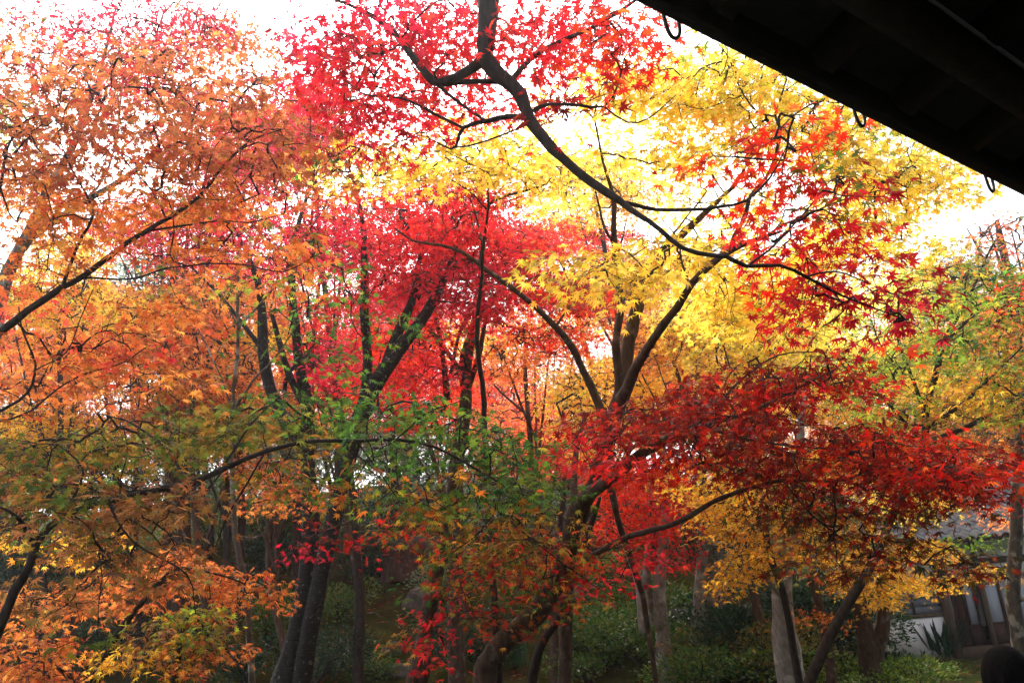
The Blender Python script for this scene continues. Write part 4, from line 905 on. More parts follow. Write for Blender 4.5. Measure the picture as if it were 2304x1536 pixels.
# yellow maples low on the right
tree("maple_tree", "golden maple with a pale mottled trunk low on the right",
 [(1790, 1600, 9.5, 66), (1775, 1500, 9.5, 60), (1764, 1420, 9.5, 54), (1758, 1340, 9.5, 46), (1762, 1260, 9.5, 40), (1775, 1180, 9.5, 34), (1790, 1080, 9.5, 26), (1800, 980, 9.5, 18), (1810, 880, 9.6, 10)],
 [[(1762, 1260, 9.4, 16), (1720, 1180, 9.3, 13), (1680, 1080, 9.2, 9), (1650, 1020, 9.2, 5)], [(1775, 1180, 9.5, 16), (1840, 1120, 9.6, 11), (1920, 1060, 9.7, 6)], [(1758, 1340, 9.4, 12), (1700, 1280, 9.2, 9), (1640, 1290, 9.1, 5)]],
 [(1600, 1070, 110, 50, 9.2, 'gold', 1.0), (1700, 1120, 120, 60, 9.3, 'gold', 1.2), (1640, 1160, 80, 40, 9.1, 'gold', .9), (1700, 1020, 110, 50, 9.6, 'gold', 1.1), (1680, 1270, 60, 26, 9, 'gold', 1.4), (1640, 1310, 30, 26, 9, 'gold', 1.3), (1820, 1180, 110, 50, 9.5, 'gold', .9), (1770, 1250, 80, 30, 9.3, 'gold', .7), (1850, 1050, 100, 50, 9.8, 'gold', 1.0), (1720, 1220, 80, 30, 9.2, 'gold', 1.0), (1830, 1385, 40, 16, 9.2, 'oran', .8)],
 leaf=.075, level=5, bark='p', wig=.012)
tree("maple_tree", "yellow maple with twin grey stems in front of the little house",
 [(1960, 1560, 11, 64), (1955, 1470, 11, 56), (1945, 1410, 11, 46), (1930, 1350, 11, 38), (1935, 1270, 11, 30), (1960, 1180, 11, 22), (1990, 1080, 11, 12)],
 [[(1965, 1480, 11, 46), (1985, 1400, 11, 36), (1985, 1330, 11, 28), (2010, 1260, 11, 20), (2060, 1180, 11, 12)], [(1930, 1350, 11, 12), (1890, 1300, 11, 8)], [(2010, 1260, 11, 10), (2100, 1250, 10.8, 7), (2180, 1290, 10.6, 4)]],
 [(1960, 1300, 90, 36, 10.6, 'gold', 1.0), (1920, 1240, 90, 40, 10.8, 'gold', .9), (2070, 1310, 80, 26, 10.6, 'gold', .8), (2080, 1240, 90, 24, 11, 'gold', .5), (2030, 1130, 100, 40, 11.2, 'yell', 1.1), (1970, 1340, 40, 24, 10.6, 'gold', 1.0), (2250, 1160, 60, 26, 11, 'oran', .5), (2230, 1290, 70, 20, 10.8, 'gold', .5), (2100, 1105, 90, 30, 11.4, 'oran', .7), (2000, 1230, 110, 30, 11, 'gold', .7), (2200, 1218, 60, 20, 10.8, 'lime', .5)],
 wk=0.85, leaf=.072, level=5, bark='b', wig=.012)
tree("maple_tree", "maple with a pale lichen spotted trunk at the right edge",
 [(2310, 1560, 8.5, 34), (2292, 1440, 8.5, 33), (2280, 1350, 8.5, 31), (2284, 1250, 8.5, 29), (2288, 1150, 8.5, 26), (2290, 1050, 8.5, 23), (2296, 960, 8.5, 20), (2300, 850, 8.5, 14), (2290, 700, 8.5, 8)],
 [[(2278, 1350, 8.5, 14), (2310, 1345, 8.4, 12), (2380, 1320, 8.3, 7)], [(2296, 970, 8.5, 16), (2260, 940, 8.6, 14), (2235, 920, 8.6, 10), (2220, 850, 8.7, 6)], [(2300, 850, 8.5, 9), (2340, 760, 8.5, 5)]],
 [(2290, 780, 80, 60, 8.6, 'oran', .9), (2260, 880, 70, 50, 8.8, 'gold', .9), (2300, 670, 70, 50, 8.8, 'scar', .7), (2330, 950, 60, 60, 8.5, 'oran', .9), (2240, 1000, 80, 30, 9, 'oran', .7)], leaf=.078, level=5, bark='g', wig=.008)
tree("maple_tree", "slim dark sapling leaning left in front of the pale mottled trunk",
 [(1806, 1580, 8.6, 18), (1786, 1460, 8.6, 17), (1766, 1340, 8.5, 16), (1737, 1260, 8.4, 15), (1722, 1200, 8.4, 17), (1700, 1140, 8.3, 14), (1670, 1070, 8.2, 11), (1640, 1020, 8.2, 7)], [[(1725, 1200, 8.4, 9), (1725, 1120, 8.4, 7), (1730, 1060, 8.3, 4)]],
 [(1660, 1010, 80, 30, 8.2, 'olred', .7), (1740, 1050, 70, 30, 8.2, 'olred', .6)], leaf=.075, level=5, bark='d', wig=.006)
tree("maple_tree", "vermilion maple among pale thin trunks low in the centre right",
 [(1490, 1420, 12, 34), (1485, 1330, 12, 30), (1490, 1250, 12, 26), (1500, 1150, 12, 22), (1500, 1060, 12, 16), (1490, 980, 12, 8)], [[(1448, 1420, 11.9, 26), (1440, 1320, 11.9, 24), (1400, 1200, 11.9, 18), (1375, 1110, 11.9, 10)], [(1470, 1400, 12.1, 24), (1455, 1300, 12.1, 20), (1465, 1180, 12.1, 15), (1460, 1080, 12.1, 8)]],
 [(1440, 1110, 90, 50, 12, 'scar', 1.2), (1420, 1180, 80, 40, 12, 'scar', 1.0), (1500, 1170, 60, 50, 12, 'red', .9), (1500, 1240, 70, 40, 11.8, 'red', .6), (1530, 1110, 40, 40, 12, 'crim', .9), (1450, 1060, 80, 30, 12.2, 'scar', .8)], leaf=.08, level=5, bark='p', wig=.012)
tree("evergreen_tree", "dark evergreen with a cluster of pale trunks right of centre",
 [(1600, 1470, 13, 60), (1600, 1380, 13, 54), (1600, 1300, 13, 46), (1615, 1220, 13, 36), (1620, 1130, 13, 24), (1620, 1040, 13, 10)], [[(1578, 1440, 12.8, 28), (1572, 1340, 12.8, 26), (1582, 1240, 12.8, 24), (1588, 1140, 12.8, 18), (1580, 1040, 12.8, 10)], [(1562, 1430, 13, 20), (1572, 1300, 13, 18), (1580, 1200, 13, 10)], [(1620, 1420, 13, 18), (1635, 1280, 13, 14), (1660, 1180, 13, 8)]],
 [(1610, 1180, 90, 60, 13.2, 'ever', 1.3), (1680, 1230, 80, 60, 13.4, 'ever', 1.2), (1560, 1130, 60, 60, 13.4, 'ever', 1.2), (1640, 1100, 80, 60, 13.6, 'ever', 1.2), (1700, 1320, 70, 50, 13.5, 'ever', 1.0), (1560, 1230, 40, 50, 13.6, 'ever', 1.0)], leaf=.11, level='oval', bark='p', wig=.014, cat='evergreen tree', leafmat=M_EVER)

# ------------------------------------------------------------------ trees farther off
FAR = [
 ("maple_tree", "deep orange maple in the left middle distance", 430, 760, 200, 130, 13, 'oran', 'gold', 'b'),
 ("maple_tree", "yellow maple glowing behind the left boughs", 130, 640, 170, 110, 14, 'gold', 'yell', 'd'),
 ("maple_tree", "rosy red maple behind the orange one at left", 420, 530, 240, 110, 17, 'crim', 'scar', 'b'),
 ("maple_tree", "amber maple low behind the green boughs at left", 240, 900, 230, 110, 15, 'oran', 'gold', 'd'),
 ("maple_tree", "apricot maple low left of the double trunk", 520, 880, 150, 110, 15, 'oran', 'salm', 'd'),
 ("maple_tree", "vivid red maple just right of the double trunk", 760, 830, 130, 110, 15, 'red', 'scar', 'b'),
 ("maple_tree", "scarlet maple in the centre distance", 930, 880, 150, 90, 17, 'scar', 'red', 'b'),
 ("maple_tree", "orange and red maple behind the arching stem", 1180, 760, 170, 110, 14, 'oran', 'gold', 'b'),
 ("maple_tree", "salmon maple low in the centre distance", 1150, 980, 140, 90, 19, 'salm', 'oran', 'g'),
 ("maple_tree", "bright gold maple behind the forked yellow one", 1360, 900, 130, 110, 14, 'gold', 'yell', 'b'),
 ("maple_tree", "far red maple on the skyline in the middle", 1250, 540, 190, 50, 21, 'red', 'scar', 'd'),
 ("maple_tree", "amber maple behind the forked golden stems", 1500, 760, 130, 90, 13, 'gold', 'oran', 'b'),
 ("maple_tree", "broad yellow maple in the right middle distance", 1700, 720, 210, 110, 12, 'yell', 'gold', 'b'),
 ("maple_tree", "ochre maple behind the vase shaped one", 2150, 840, 190, 170, 30, 'gold', 'oran', 'd'),
 ("maple_tree", "tawny maple low behind the dark red layers", 1960, 990, 230, 90, 28, 'oran', 'gold', 'd'),
 ("maple_tree", "burnt orange maple beyond the right edge trunk", 2290, 960, 120, 120, 30, 'oran', 'salm', 'b'),
 ("maple_tree", "coral maple high at the right edge", 2320, 680, 90, 70, 17, 'scar', 'salm', 'b'),
 ("maple_tree", "lemon maple on the skyline at right", 2040, 660, 130, 70, 28, 'yell', 'ygrn', 'b'),
 ("maple_tree", "gold maple over the tiled roof", 2160, 1090, 170, 50, 27, 'gold', 'oran', 'd'),
 ("maple_tree", "orange maple behind the slender pale stem", 610, 1070, 80, 50, 12, 'oran', 'gold', 'b'),
 ("maple_tree", "crimson maple far behind the double trunk", 730, 560, 150, 90, 20, 'crim', 'red', 'd'),
 ("maple_tree", "peach maple at far left behind thick stems", 120, 760, 150, 100, 18, 'oran', 'salm', 'g'),
 ("maple_tree", "rose maple low behind the pale trunks", 1400, 1080, 140, 60, 21, 'crim', 'salm', 'g'),
 ("maple_tree", "rust maple behind the evergreen trunks", 1600, 930, 180, 90, 18, 'gold', 'oran', 'd'),
 ("maple_tree", "pink red maple high on the slope at upper left", 700, 300, 130, 130, 15, 'crim', 'red', 'd'),
]
FAR += [
 ("maple_tree", "dull orange maple far up the left slope", 60, 820, 200, 110, 24, 'oran', 'salm', 'd'),
 ("maple_tree", "amber maple far up the slope behind the deep orange one", 300, 730, 190, 120, 24, 'gold', 'oran', 'd'),
 ("maple_tree", "orange red maple far up the slope left of the double trunk", 560, 720, 170, 130, 23, 'oran', 'scar', 'd'),
 ("maple_tree", "tangerine maple far behind the double trunk", 700, 930, 150, 90, 25, 'oran', 'gold', 'd'),
 ("maple_tree", "tall crimson maple far behind the many stemmed one", 880, 720, 160, 130, 24, 'crim', 'red', 'd'),
 ("maple_tree", "fiery maple far behind the arching stem", 1130, 880, 170, 90, 26, 'scar', 'oran', 'd'),
 ("maple_tree", "honey coloured maple far behind the forked stems", 1400, 640, 150, 120, 24, 'oran', 'gold', 'd'),
 ("maple_tree", "wide golden maple far behind on the right", 1640, 800, 210, 120, 23, 'gold', 'yell', 'd'),
 ("maple_tree", "straw yellow maple far behind the vase shaped one", 1900, 820, 190, 120, 23, 'yell', 'gold', 'd'),
 ("maple_tree", "brown orange maple low at the far left edge", 40, 1080, 150, 70, 17, 'oran', 'brow', 'd'),
 ("maple_tree", "light gold maple far behind the fork of the golden stems", 1450, 830, 150, 80, 20, 'gold', 'oran', 'd'),
 ("maple_tree", "salmon orange maple far behind the leaning trunk", 1270, 1010, 150, 60, 22, 'salm', 'oran', 'd'), ("maple_tree", "pale gold maple far behind the dark red layers", 1780, 910, 180, 70, 24, 'gold', 'yell', 'd'),
 ("maple_tree", "lemon maple on the skyline behind the hanging bough", 1330, 420, 170, 90, 17, 'yell', 'gold', 'd'),
 ("maple_tree", "coral pink maple on the skyline at upper left", 560, 330, 170, 120, 19, 'crim', 'salm', 'd'),
 ("maple_tree", "rusty maple far up at left under the boughs", 180, 990, 170, 70, 22, 'oran', 'brow', 'd'),
 ("maple_tree", "copper maple far behind the slender pale stem", 450, 960, 170, 90, 23, 'oran', 'gold', 'd'),
]
for nm, lb, x, y, rx, ry, d, p1, p2, bk in FAR:
    auto_tree(nm, lb, x, y, rx, ry, d, p1, 1.15 if d > 12 else 1.0, leaf=.10 if d < 16 else .13, level=5 if d < 14 else 3, bark=bk, tw=.045 + .0014 * d, lean=random.uniform(-.8, .8), pal2=p2)
auto_tree("maple_tree", "sparse dark leaved tree against the sky at the right", 2250, 540, 80, 70, 13, 'salm', .25, leaf=.08, level=5, bark='d', tw=.12, pal2='dmix')
EVER = [
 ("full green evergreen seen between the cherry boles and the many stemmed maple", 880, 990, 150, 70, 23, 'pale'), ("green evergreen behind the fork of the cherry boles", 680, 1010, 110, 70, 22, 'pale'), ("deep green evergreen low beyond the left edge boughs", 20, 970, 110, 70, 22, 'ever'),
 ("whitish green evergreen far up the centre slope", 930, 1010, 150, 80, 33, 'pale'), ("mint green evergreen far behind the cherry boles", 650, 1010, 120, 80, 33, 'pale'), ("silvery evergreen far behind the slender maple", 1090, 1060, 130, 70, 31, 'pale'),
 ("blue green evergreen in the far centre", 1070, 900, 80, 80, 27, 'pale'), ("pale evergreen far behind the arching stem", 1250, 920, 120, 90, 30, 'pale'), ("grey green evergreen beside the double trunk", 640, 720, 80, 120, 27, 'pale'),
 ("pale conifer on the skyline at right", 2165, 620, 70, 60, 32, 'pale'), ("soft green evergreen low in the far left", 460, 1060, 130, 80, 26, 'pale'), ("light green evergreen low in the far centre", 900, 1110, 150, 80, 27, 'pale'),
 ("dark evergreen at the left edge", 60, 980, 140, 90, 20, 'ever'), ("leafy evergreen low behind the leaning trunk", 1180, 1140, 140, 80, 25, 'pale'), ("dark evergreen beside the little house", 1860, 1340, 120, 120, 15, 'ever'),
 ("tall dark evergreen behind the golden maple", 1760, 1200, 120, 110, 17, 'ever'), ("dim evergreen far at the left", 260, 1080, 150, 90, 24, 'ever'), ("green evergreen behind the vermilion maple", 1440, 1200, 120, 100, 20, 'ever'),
 ("dusky evergreen behind the house roof", 2100, 1020, 200, 90, 28, 'ever'), ("faint evergreen far behind the gold maples", 1640, 860, 160, 90, 34, 'pale'), ("pale green evergreen high on the far left slope", 330, 640, 180, 110, 34, 'pale'), ("distant evergreen above the centre", 900, 720, 150, 110, 36, 'pale')]
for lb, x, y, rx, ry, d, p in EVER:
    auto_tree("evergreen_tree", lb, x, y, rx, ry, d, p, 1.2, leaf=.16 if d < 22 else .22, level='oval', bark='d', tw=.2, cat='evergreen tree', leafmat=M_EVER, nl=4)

# straight conifer trunks in the left distance
for lb, x, w_ in (("straight dark conifer trunk at left behind olive leaves", 405, 40), ("thin straight conifer trunk beside the thicker one at left", 378, 14)):
    tree("conifer_tree", lb, [(x + 4, 1250, 15, w_ * 1.1), (x, 1100, 15, w_), (x - 6, 900, 15, w_ * .85), (x - 12, 700, 15.2, w_ * .6), (x - 16, 540, 15.4, w_ * .3)], [],
         [(x - 12, 700, 60, 60, 15.4, 'ever', .5), (x - 16, 620, 50, 60, 15.4, 'ever', .6)], leaf=.12, level='oval', bark='b', cat='conifer', leafmat=M_EVER, wig=.01)

# ------------------------------------------------------------------ shrubs, rocks and small things of the garden
SH = [
 ("dark glossy camellia shrub left of the tree stump", 800, 1235, 75, 85, 17, 'ever'), ("low dark shrub at the foot of the camellia", 760, 1355, 50, 36, 15, 'gree'), ("dark shrub behind the thin pale stem", 590, 1235, 60, 60, 16, 'ever'),
 ("bright lime shrub catching light at left", 495, 1150, 90, 80, 19, 'lime'), ("pale teal shrub behind the conifer trunk", 455, 1120, 60, 40, 21, 'pale'), ("dark shrub between the trunks at lower left", 600, 1400, 60, 60, 11, 'gree'),
 ("shadowed shrub at the bottom left", 200, 1450, 80, 60, 9, 'ever'), ("shadowed shrub at the left edge below", 40, 1290, 90, 70, 12, 'ever'), ("clipped azalea mound at the bottom right of centre", 1450, 1440, 110, 60, 10.5, 'gree'),
 ("dense green azalea at the bottom centre right", 1560, 1510, 140, 50, 9, 'gree'), ("dark azalea under the vermilion maple", 1470, 1360, 90, 40, 14, 'gree'), ("light green fern like shrub beside the leaning trunk", 1290, 1390, 36, 26, 10, 'lime'),
 ("bright green low hedge plant at the bottom right", 1960, 1520, 130, 40, 9.5, 'lime'), ("dark evergreen shrub beside the white wall", 1880, 1430, 90, 70, 13, 'ever'), ("teal shrub below the pale trunks", 1400, 1300, 70, 60, 16, 'gree'),
 ("small dark shrub at the wall corner", 2012, 1430, 14, 34, 15, 'ever'), ("speckled shrub left of the pale mottled trunk", 1700, 1470, 90, 60, 10, 'oliv'), ("low green plant right of the big trunk", 860, 1500, 60, 24, 12, 'gree'),
 ("grey green shrub below the leaning trunk rocks", 1010, 1290, 60, 40, 17, 'pale'), ("dark shrub behind the slender maple", 985, 1400, 40, 24, 14, 'gree'), ("round shrub under the evergreen trunks", 1630, 1390, 80, 50, 13.5, 'ever'), ("low shrub at the bottom by the crooked sapling", 1330, 1500, 70, 30, 9.5, 'gree'),
 ("dark shrub at the bottom left of the big trunk", 560, 1500, 60, 40, 9, 'ever'), ("dark bush filling the slope left of the leaning trunk", 1060, 1420, 80, 60, 12, 'ever'), ("dark bush under the golden maple", 1660, 1440, 90, 70, 12, 'ever'), ("dark bush beneath the cherry boles", 700, 1480, 90, 60, 11, 'ever'),
 ("wide dark bush behind the leaning trunk", 1330, 1420, 100, 60, 12, 'gree'), ("dark bush between the camellia and the conifer trunk", 640, 1180, 90, 60, 18, 'gree'), ("low dark bush in front of the wall foot", 2010, 1500, 70, 30, 13, 'ever'), ("tall dark bush behind the pale mottled trunk", 1830, 1380, 90, 90, 15, 'ever'),
 ("broad dark shrub at far left under orange leaves", 330, 1370, 90, 60, 12, 'ever')]
for lb, x, y, rx, ry, d, p in SH:
    bush("shrub", lb, x, y, rx * 1.2, ry * 1.15, d, p, cover=1.7, leaf=.075 if d < 13 else .09)

# strap-leaved clump by the white wall
def strap_clump(label, px, py, d, h, n):
    h_ = ground_hit(px, py)
    if h_: h, d = h * h_ / d, h_
    c = P(px, py, d); gz = float(terrain(c[0], c[1])); c[2] = gz
    root = thing("strap_plant", label, "plant", c)
    parts = []
    for i in range(n):
        a = rng.uniform(0, 6.28); L = h * rng.uniform(.6, 1.1); le = rng.uniform(.25, .8)
        t = np.linspace(0, 1, 6)
        r = L * le * t; z = L * (t - .25 * le * t ** 2.2)
        w_ = .035 * np.sin(np.clip(t * .9 + .1, 0, 1) * math.pi) ** .7
        b = c + np.array([rng.normal(0, .12), rng.normal(0, .1), 0])
        mid = b + np.stack([r * math.cos(a), r * math.sin(a), z], 1)
        s = np.array([-math.sin(a), math.cos(a), 0])
        V = np.vstack([mid + w_[:, None] * s, mid - w_[:, None] * s + np.array([0, 0, .004])]); j = np.arange(5)
        parts.append((V, np.stack([j, j + 1, j + 7, j + 6], 1), np.zeros((0, 3), int)))
    V, g = merge(parts)
    mesh_obj("leaves", V, g, M_EVER, root, col=pick('ever', len(V)) * 0 + pick('ever', 1) * 1.1)
strap_clump("dark strap leaved clump in front of the white wall", 2125, 1480, 17, .85, 46)
strap_clump("small strap leaved clump by the crooked sapling", 1165, 1500, 9, .5, 18)

M_ROCK = noise_mat("garden_rock", (.05, .05, .047), (.20, .195, .185), 5, bump=1.0, detail=10, c3=(.05, .065, .025), scale3=2.2, thr=(.5, .66))
for lb, x, y, d, sx, sy, sz in (
 ("pale flat topped boulder behind the tree stump", 930, 1245, 21.5, .7, .5, .35), ("grey boulder right of the flat topped one", 1035, 1275, 21, .45, .4, .4), ("grey rock behind the slender maple trunk", 945, 1370, 16, .34, .3, .3),
 ("rounded stone on the slope under the vermilion maple", 1365, 1382, 14.5, .2, .18, .16), ("small pale stone low on the slope", 885, 1460, 13, .15, .13, .11), ("flat stone at the bottom of the slope", 900, 1510, 12, .22, .16, .09),
 ("long flat rock under the pale trunks", 1320, 1335, 16.5, .5, .3, .16), ("low mossy rock right of the pale trunks", 1540, 1395, 14, .3, .25, .16)):
    rock("rock", lb, x, y, d, sx, sy, sz, M_ROCK)

def stump():
    c = P(905, 1292, ground_hit(905, 1292) or 19.5); gz = float(terrain(c[0], c[1]))
    root = thing("tree_stump", "cut tree stump with ribbed dark sides on the mossy slope", "stump", (c[0], c[1], gz))
    a = np.linspace(0, 2 * math.pi, 40, endpoint=False)
    rr = .40 * (1 + .07 * np.sin(a * 9) + .05 * np.sin(a * 5 + 1))
    rings = []
    for z, s in ((-.15, 1.25), (.1, 1.1), (.45, 1.0), (.52, .98)):
        rings.append(np.stack([c[0] + rr * s * np.cos(a), c[1] + rr * s * np.sin(a), np.full(40, gz + z)], 1))
    V = np.vstack(rings); j = np.arange(40); k = (j + 1) % 40
    q = np.vstack([np.stack([i * 40 + j, i * 40 + k, i * 40 + 40 + k, i * 40 + 40 + j], 1) for i in range(3)])
    mesh_obj("bark", V, [q], M_BARK_B, root)
    top = np.vstack([rings[3] * np.array([1, 1, 1]) + np.array([0, 0, .001]), [[c[0], c[1], gz + .54]]])
    mesh_obj("cut_face", top, np.stack([j, k, np.full(40, 40)], 1), M_STONE, root)
stump()
for i, (lb, a_, b_) in enumerate((("bent fallen stick lying on the moss", (755, 1455, 13), (815, 1440, 13)), ("pale fallen twig on the upper slope", (825, 1383, 15), (858, 1392, 15)), ("upright broken stick stuck in the moss", (812, 1460, 13), (815, 1415, 13)))):
    a_, b_ = [(u[0], u[1], ground_hit(u[0], u[1]) or u[2]) for u in (a_, b_)]
    if 'upright' in lb: b_ = (b_[0], b_[1], a_[2])
    p, q_ = P(*a_), P(*b_)
    if 'upright' not in lb:
        for v in (p, q_): v[2] = float(terrain(v[0], v[1])) + .03
    else: p[2] = float(terrain(p[0], p[1])) - .05; q_[2] = p[2] + .42
    m_ = (p + q_) / 2 + np.array([.02, .05, .04])
    V, q, t = tube(catmull(np.array([(*p, .016), (*m_, .013), (*q_, .006)]), .05), 6, .1)
    tag(mesh_obj("fallen_stick", V, [q, t], M_BARK_G, smooth=True), lb, "stick")

# ------------------------------------------------------------------ the visitor whose dark hair shows at the bottom right corner
def person():
    hx, hy, d = 2276, 1548, 3.0
    hc = P(hx, hy, d)                                # middle of the head
    zf = .65
    head_r = .098
    root_loc = (hc[0], hc[1], zf)
    root = thing("person", "visitor with black hair seen from behind, facing the garden, in the corner", "person", root_loc)
    m_skin = noise_mat("skin", (.50, .28, .20), (.56, .33, .24), 20, rough=.55, bump=0)
    m_hair = noise_mat("black_hair", (.002, .002, .002), (.006, .005, .005), 60, stretch=(1, 1, .2), rough=.8, bump=.3, spec=.08)
    m_coat = noise_mat("dark_coat", (.012, .012, .015), (.022, .022, .026), 40, rough=.95, bump=.2)
    m_red = noise_mat("red_scarf", (.30, .03, .03), (.42, .05, .05), 30, rough=.9, bump=.2)
    H = hc[2] + head_r * 1.25 - zf                   # standing height
    f = math.radians(12)                            # faces the garden, away from the camera
    fw = np.array([math.sin(f), math.cos(f), 0]); rt = np.array([math.cos(f), -math.sin(f), 0])
    def B(x, y, z): return np.array([hc[0], hc[1], zf]) + rt * x + fw * y + np.array([0, 0, z])
    u = H / 1.6
    J = {}
    verts, edges, rad = [], [], []
    def add(n, x, y, z, r, par=None):
        J[n] = len(verts); verts.append(B(x * u, y * u, z * u)); rad.append(r * u)
        if par: edges.append((J[par], J[n]))
    add('pelvis', 0, 0, .88, .135); add('waist', 0, .0, 1.02, .12, 'pelvis'); add('chest', 0, -.01, 1.2, .135, 'waist'); add('upper', 0, -.015, 1.31, .10, 'chest'); add('neck', 0, -.01, 1.38, .052, 'upper'); add('skull', 0, .0, 1.46, .07, 'neck'); add('crown_', 0, .01, 1.525, .075, 'skull')
    for s, k in ((-1, 'l'), (1, 'r')):
        add('sh' + k, s * .16, -.01, 1.29, .062, 'upper'); add('el' + k, s * .22, .02, 1.04, .045, 'sh' + k); add('wr' + k, s * .17, .20, .92, .03, 'el' + k); add('pa' + k, s * .15, .27, .92, .03, 'wr' + k)
        for i, (dx, L) in enumerate(((-.027, .062), (-.009, .07), (.009, .066), (.027, .052))):
            add(f'f{k}{i}a', s * .15 + dx, .305, .92, .0095, 'pa' + k); add(f'f{k}{i}b', s * .15 + dx * 1.1, .305 + L * .55, .905, .0085, f'f{k}{i}a'); add(f'f{k}{i}c', s * .15 + dx * 1.1, .305 + L * .8, .875, .007, f'f{k}{i}b')
        add(f't{k}a', s * .15 - s * .035, .28, .905, .010, 'pa' + k); add(f't{k}b', s * .15 - s * .05, .315, .89, .0085, f't{k}a')
        add('hip' + k, s * .085, 0, .82, .10, 'pelvis'); add('kn' + k, s * .09, .01, .46, .062, 'hip' + k); add('an' + k, s * .09, -.02, .09, .042, 'kn' + k); add('to' + k, s * .1, .15, .035, .035, 'an' + k)
    me = bpy.data.meshes.new("body")
    me.from_pydata([tuple(v - np.array(root_loc)) for v in verts], edges, [])
    o = bpy.data.objects.new("body", me); COL.objects.link(o); o.parent = root
    sk = o.modifiers.new("skin", 'SKIN'); sk.use_smooth_shade = True
    for i, r in enumerate(rad): me.skin_vertices[0].data[i].radius = (r, r)
    me.skin_vertices[0].data[0].use_root = True
    o.modifiers.new("sub", 'SUBSURF').levels = 2; o.modifiers["sub"].render_levels = 2
    me.materials.append(m_skin)
    def ell(name, c, a, mat, squash=None, lon=24, lat=16):
        th = np.linspace(0, math.pi, lat)[:, None]; ph = np.linspace(0, 2 * math.pi, lon, endpoint=False)[None]
        x, y, z = np.sin(th) * np.cos(ph), np.sin(th) * np.sin(ph), np.cos(th) + 0 * ph
        v = np.stack([x, y, z], -1).reshape(-1, 3)
        if squash is not None: v = squash(v)
        V = c + v[:, 0:1] * a[0] * rt + v[:, 1:2] * a[1] * fw + v[:, 2:3] * a[2] * np.array([0, 0, 1])
        i = np.arange(lat - 1)[:, None] * lon; j = np.arange(lon)[None]; k = (j + 1) % lon
        q = np.stack([i + j, i + lon + j, i + lon + k, i + k], -1).reshape(-1, 4)
        return mesh_obj(name, V, [q], mat, root, smooth=True)
    hz = H - .115 * u
    hcen = B(0, .012, hz)
    def hd(v):
        v = v.copy(); lowz = np.clip(-v[:, 2], 0, 1); v[:, 0] *= 1 - .28 * lowz; v[:, 1] *= 1 - .12 * lowz; v[:, 1] += .12 * lowz * (v[:, 1] > 0); return v
    ell("face", hcen, (.074 * u, .092 * u, .112 * u), m_skin, hd)
    for s in (-1, 1):
        ell("ear", B(s * .076, .0, H / u * 0 + (hz / u) - .005) if False else hcen + rt * s * .075 * u + np.array([0, 0, -.01]), (.012, .02, .032), m_skin)
        ell("eye", hcen + rt * s * .03 * u + fw * .083 * u + np.array([0, 0, .004]), (.012, .008, .007), m_hair)
    ell("nose", hcen + fw * .098 * u + np.array([0, 0, -.022]), (.011, .016, .02), m_skin)
    ell("mouth", hcen + fw * .087 * u + np.array([0, 0, -.058]), (.022, .008, .006), m_red)
    def hairf(v):
        v = v.copy(); k = 1 + .035 * np.sin(14 * np.arctan2(v[:, 1], v[:, 0])) * (1 - np.abs(v[:, 2])); v[:, :2] *= k[:, None]
        front = (v[:, 1] > .35) & (v[:, 2] < .35); v[front, 1] = .35 + (v[front, 1] - .35) * .15
        v[:, 2] = np.where(v[:, 2] < -.2, -.2 + (v[:, 2] + .2) * .95, v[:, 2]); return v
    ell("hair", hcen + np.array([0, 0, .018]) - fw * .012, (.092 * u, .105 * u, .125 * u), m_hair, hairf, 48, 24)
    # coat: torso and sleeves
    def coat_ring(z, a, b, cx=0, cy_=0):
        t = np.linspace(0, 2 * math.pi, 28, endpoint=False)
        return np.array([B((cx + a * math.cos(x)) * u, (cy_ + b * math.sin(x)) * u, z * u) for x in t])
    rings = [coat_ring(z, a, b, 0, c_) for z, a, b, c_ in ((.70, .215, .165, 0), (.85, .205, .16, 0), (1.02, .175, .145, 0), (1.18, .195, .155, -.01), (1.27, .205, .14, -.01), (1.325, .17, .105, -.01), (1.365, .095, .08, -.01), (1.40, .07, .07, -.005))]
    V = np.vstack(rings); j = np.arange(28); k = (j + 1) % 28
    q = np.vstack([np.stack([i * 28 + j, i * 28 + k, i * 28 + 28 + k, i * 28 + 28 + j], 1) for i in range(len(rings) - 1)])
    mesh_obj("coat", V, [q], m_coat, root, smooth=True)
    for s in (-1, 1):
        pth = np.array([(*B(s * .15 * u, -.01 * u, 1.30 * u), .075 * u), (*B(s * .2 * u, 0, 1.18 * u), .068 * u), (*B(s * .222 * u, .02 * u, 1.04 * u), .06 * u), (*B(s * .19 * u, .13 * u, .955 * u), .05 * u), (*B(s * .17 * u, .20 * u, .92 * u), .045 * u)])
        V, q, t = tube(catmull(pth, .03), 12, .02); mesh_obj("sleeve", V, [q, t], m_coat, root, smooth=True)
        pth = np.array([(*B(s * .088 * u, 0, .80 * u), .115 * u), (*B(s * .09 * u, .01 * u, .46 * u), .08 * u), (*B(s * .09 * u, -.015 * u, .08 * u), .065 * u)])
        V, q, t = tube(catmull(pth, .05), 12, .02); mesh_obj("trouser_leg", V, [q, t], m_coat, root, smooth=True)
        ell("shoe", B(s * .095 * u, .06 * u, .04), (.045, .12, .042), m_hair)
    pth = []
    for i in range(13):
        a = 6.283 * i / 12; pth.append((*B(.085 * u * math.cos(a), (.085 * math.sin(a) - .005) * u, (1.385 + .012 * math.sin(a)) * u), .03 * u))
    V, q, t = tube(np.array(pth), 10, .05); mesh_obj("scarf", V, [q, t], m_red, root, smooth=True)
person()
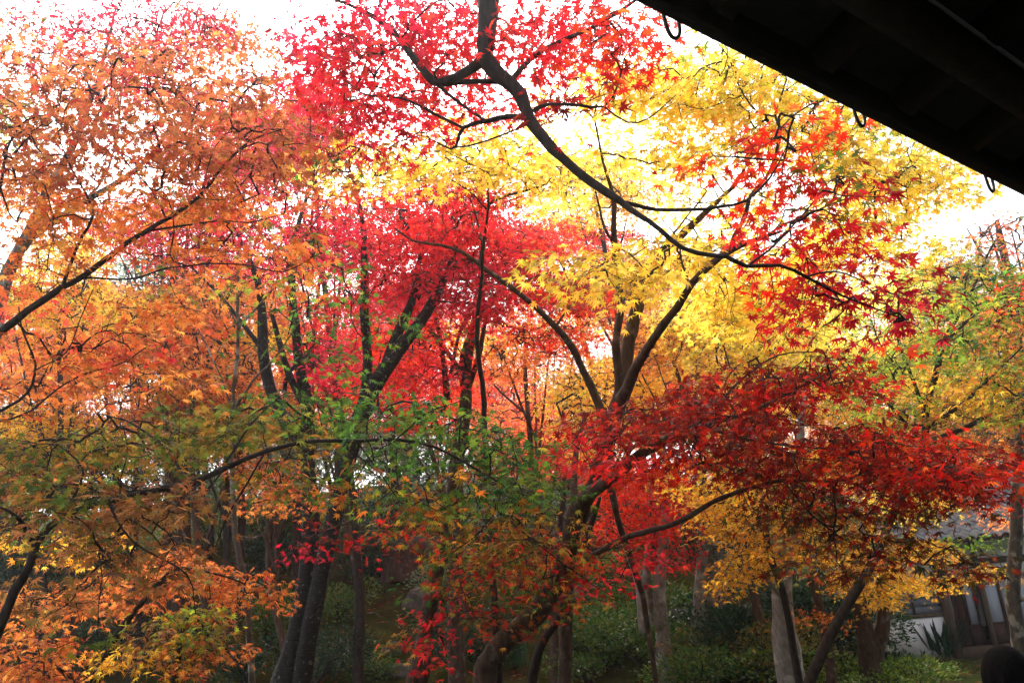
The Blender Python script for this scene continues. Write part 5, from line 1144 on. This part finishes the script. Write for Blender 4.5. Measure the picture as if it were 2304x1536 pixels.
# ------------------------------------------------------------------ thin scattering volume added to imitate the veiling glare of the lens
V, q, t = boxm((0, 54, 28), np.eye(3), (95, 90, 34))
m, nt_, out = new_mat("glare_air"); pv = nt_.nodes.new("ShaderNodeVolumePrincipled")
pv.inputs['Density'].default_value = .0017; pv.inputs['Color'].default_value = (.95, .96, 1, 1); pv.inputs['Anisotropy'].default_value = .6
nt_.links.new(pv.outputs[0], out.inputs['Volume'])
tag(mesh_obj("glare_haze", V, [q], m), kind="stuff")
print("tris", sum(len(o.data.polygons) for o in bpy.data.objects if o.type == 'MESH'))
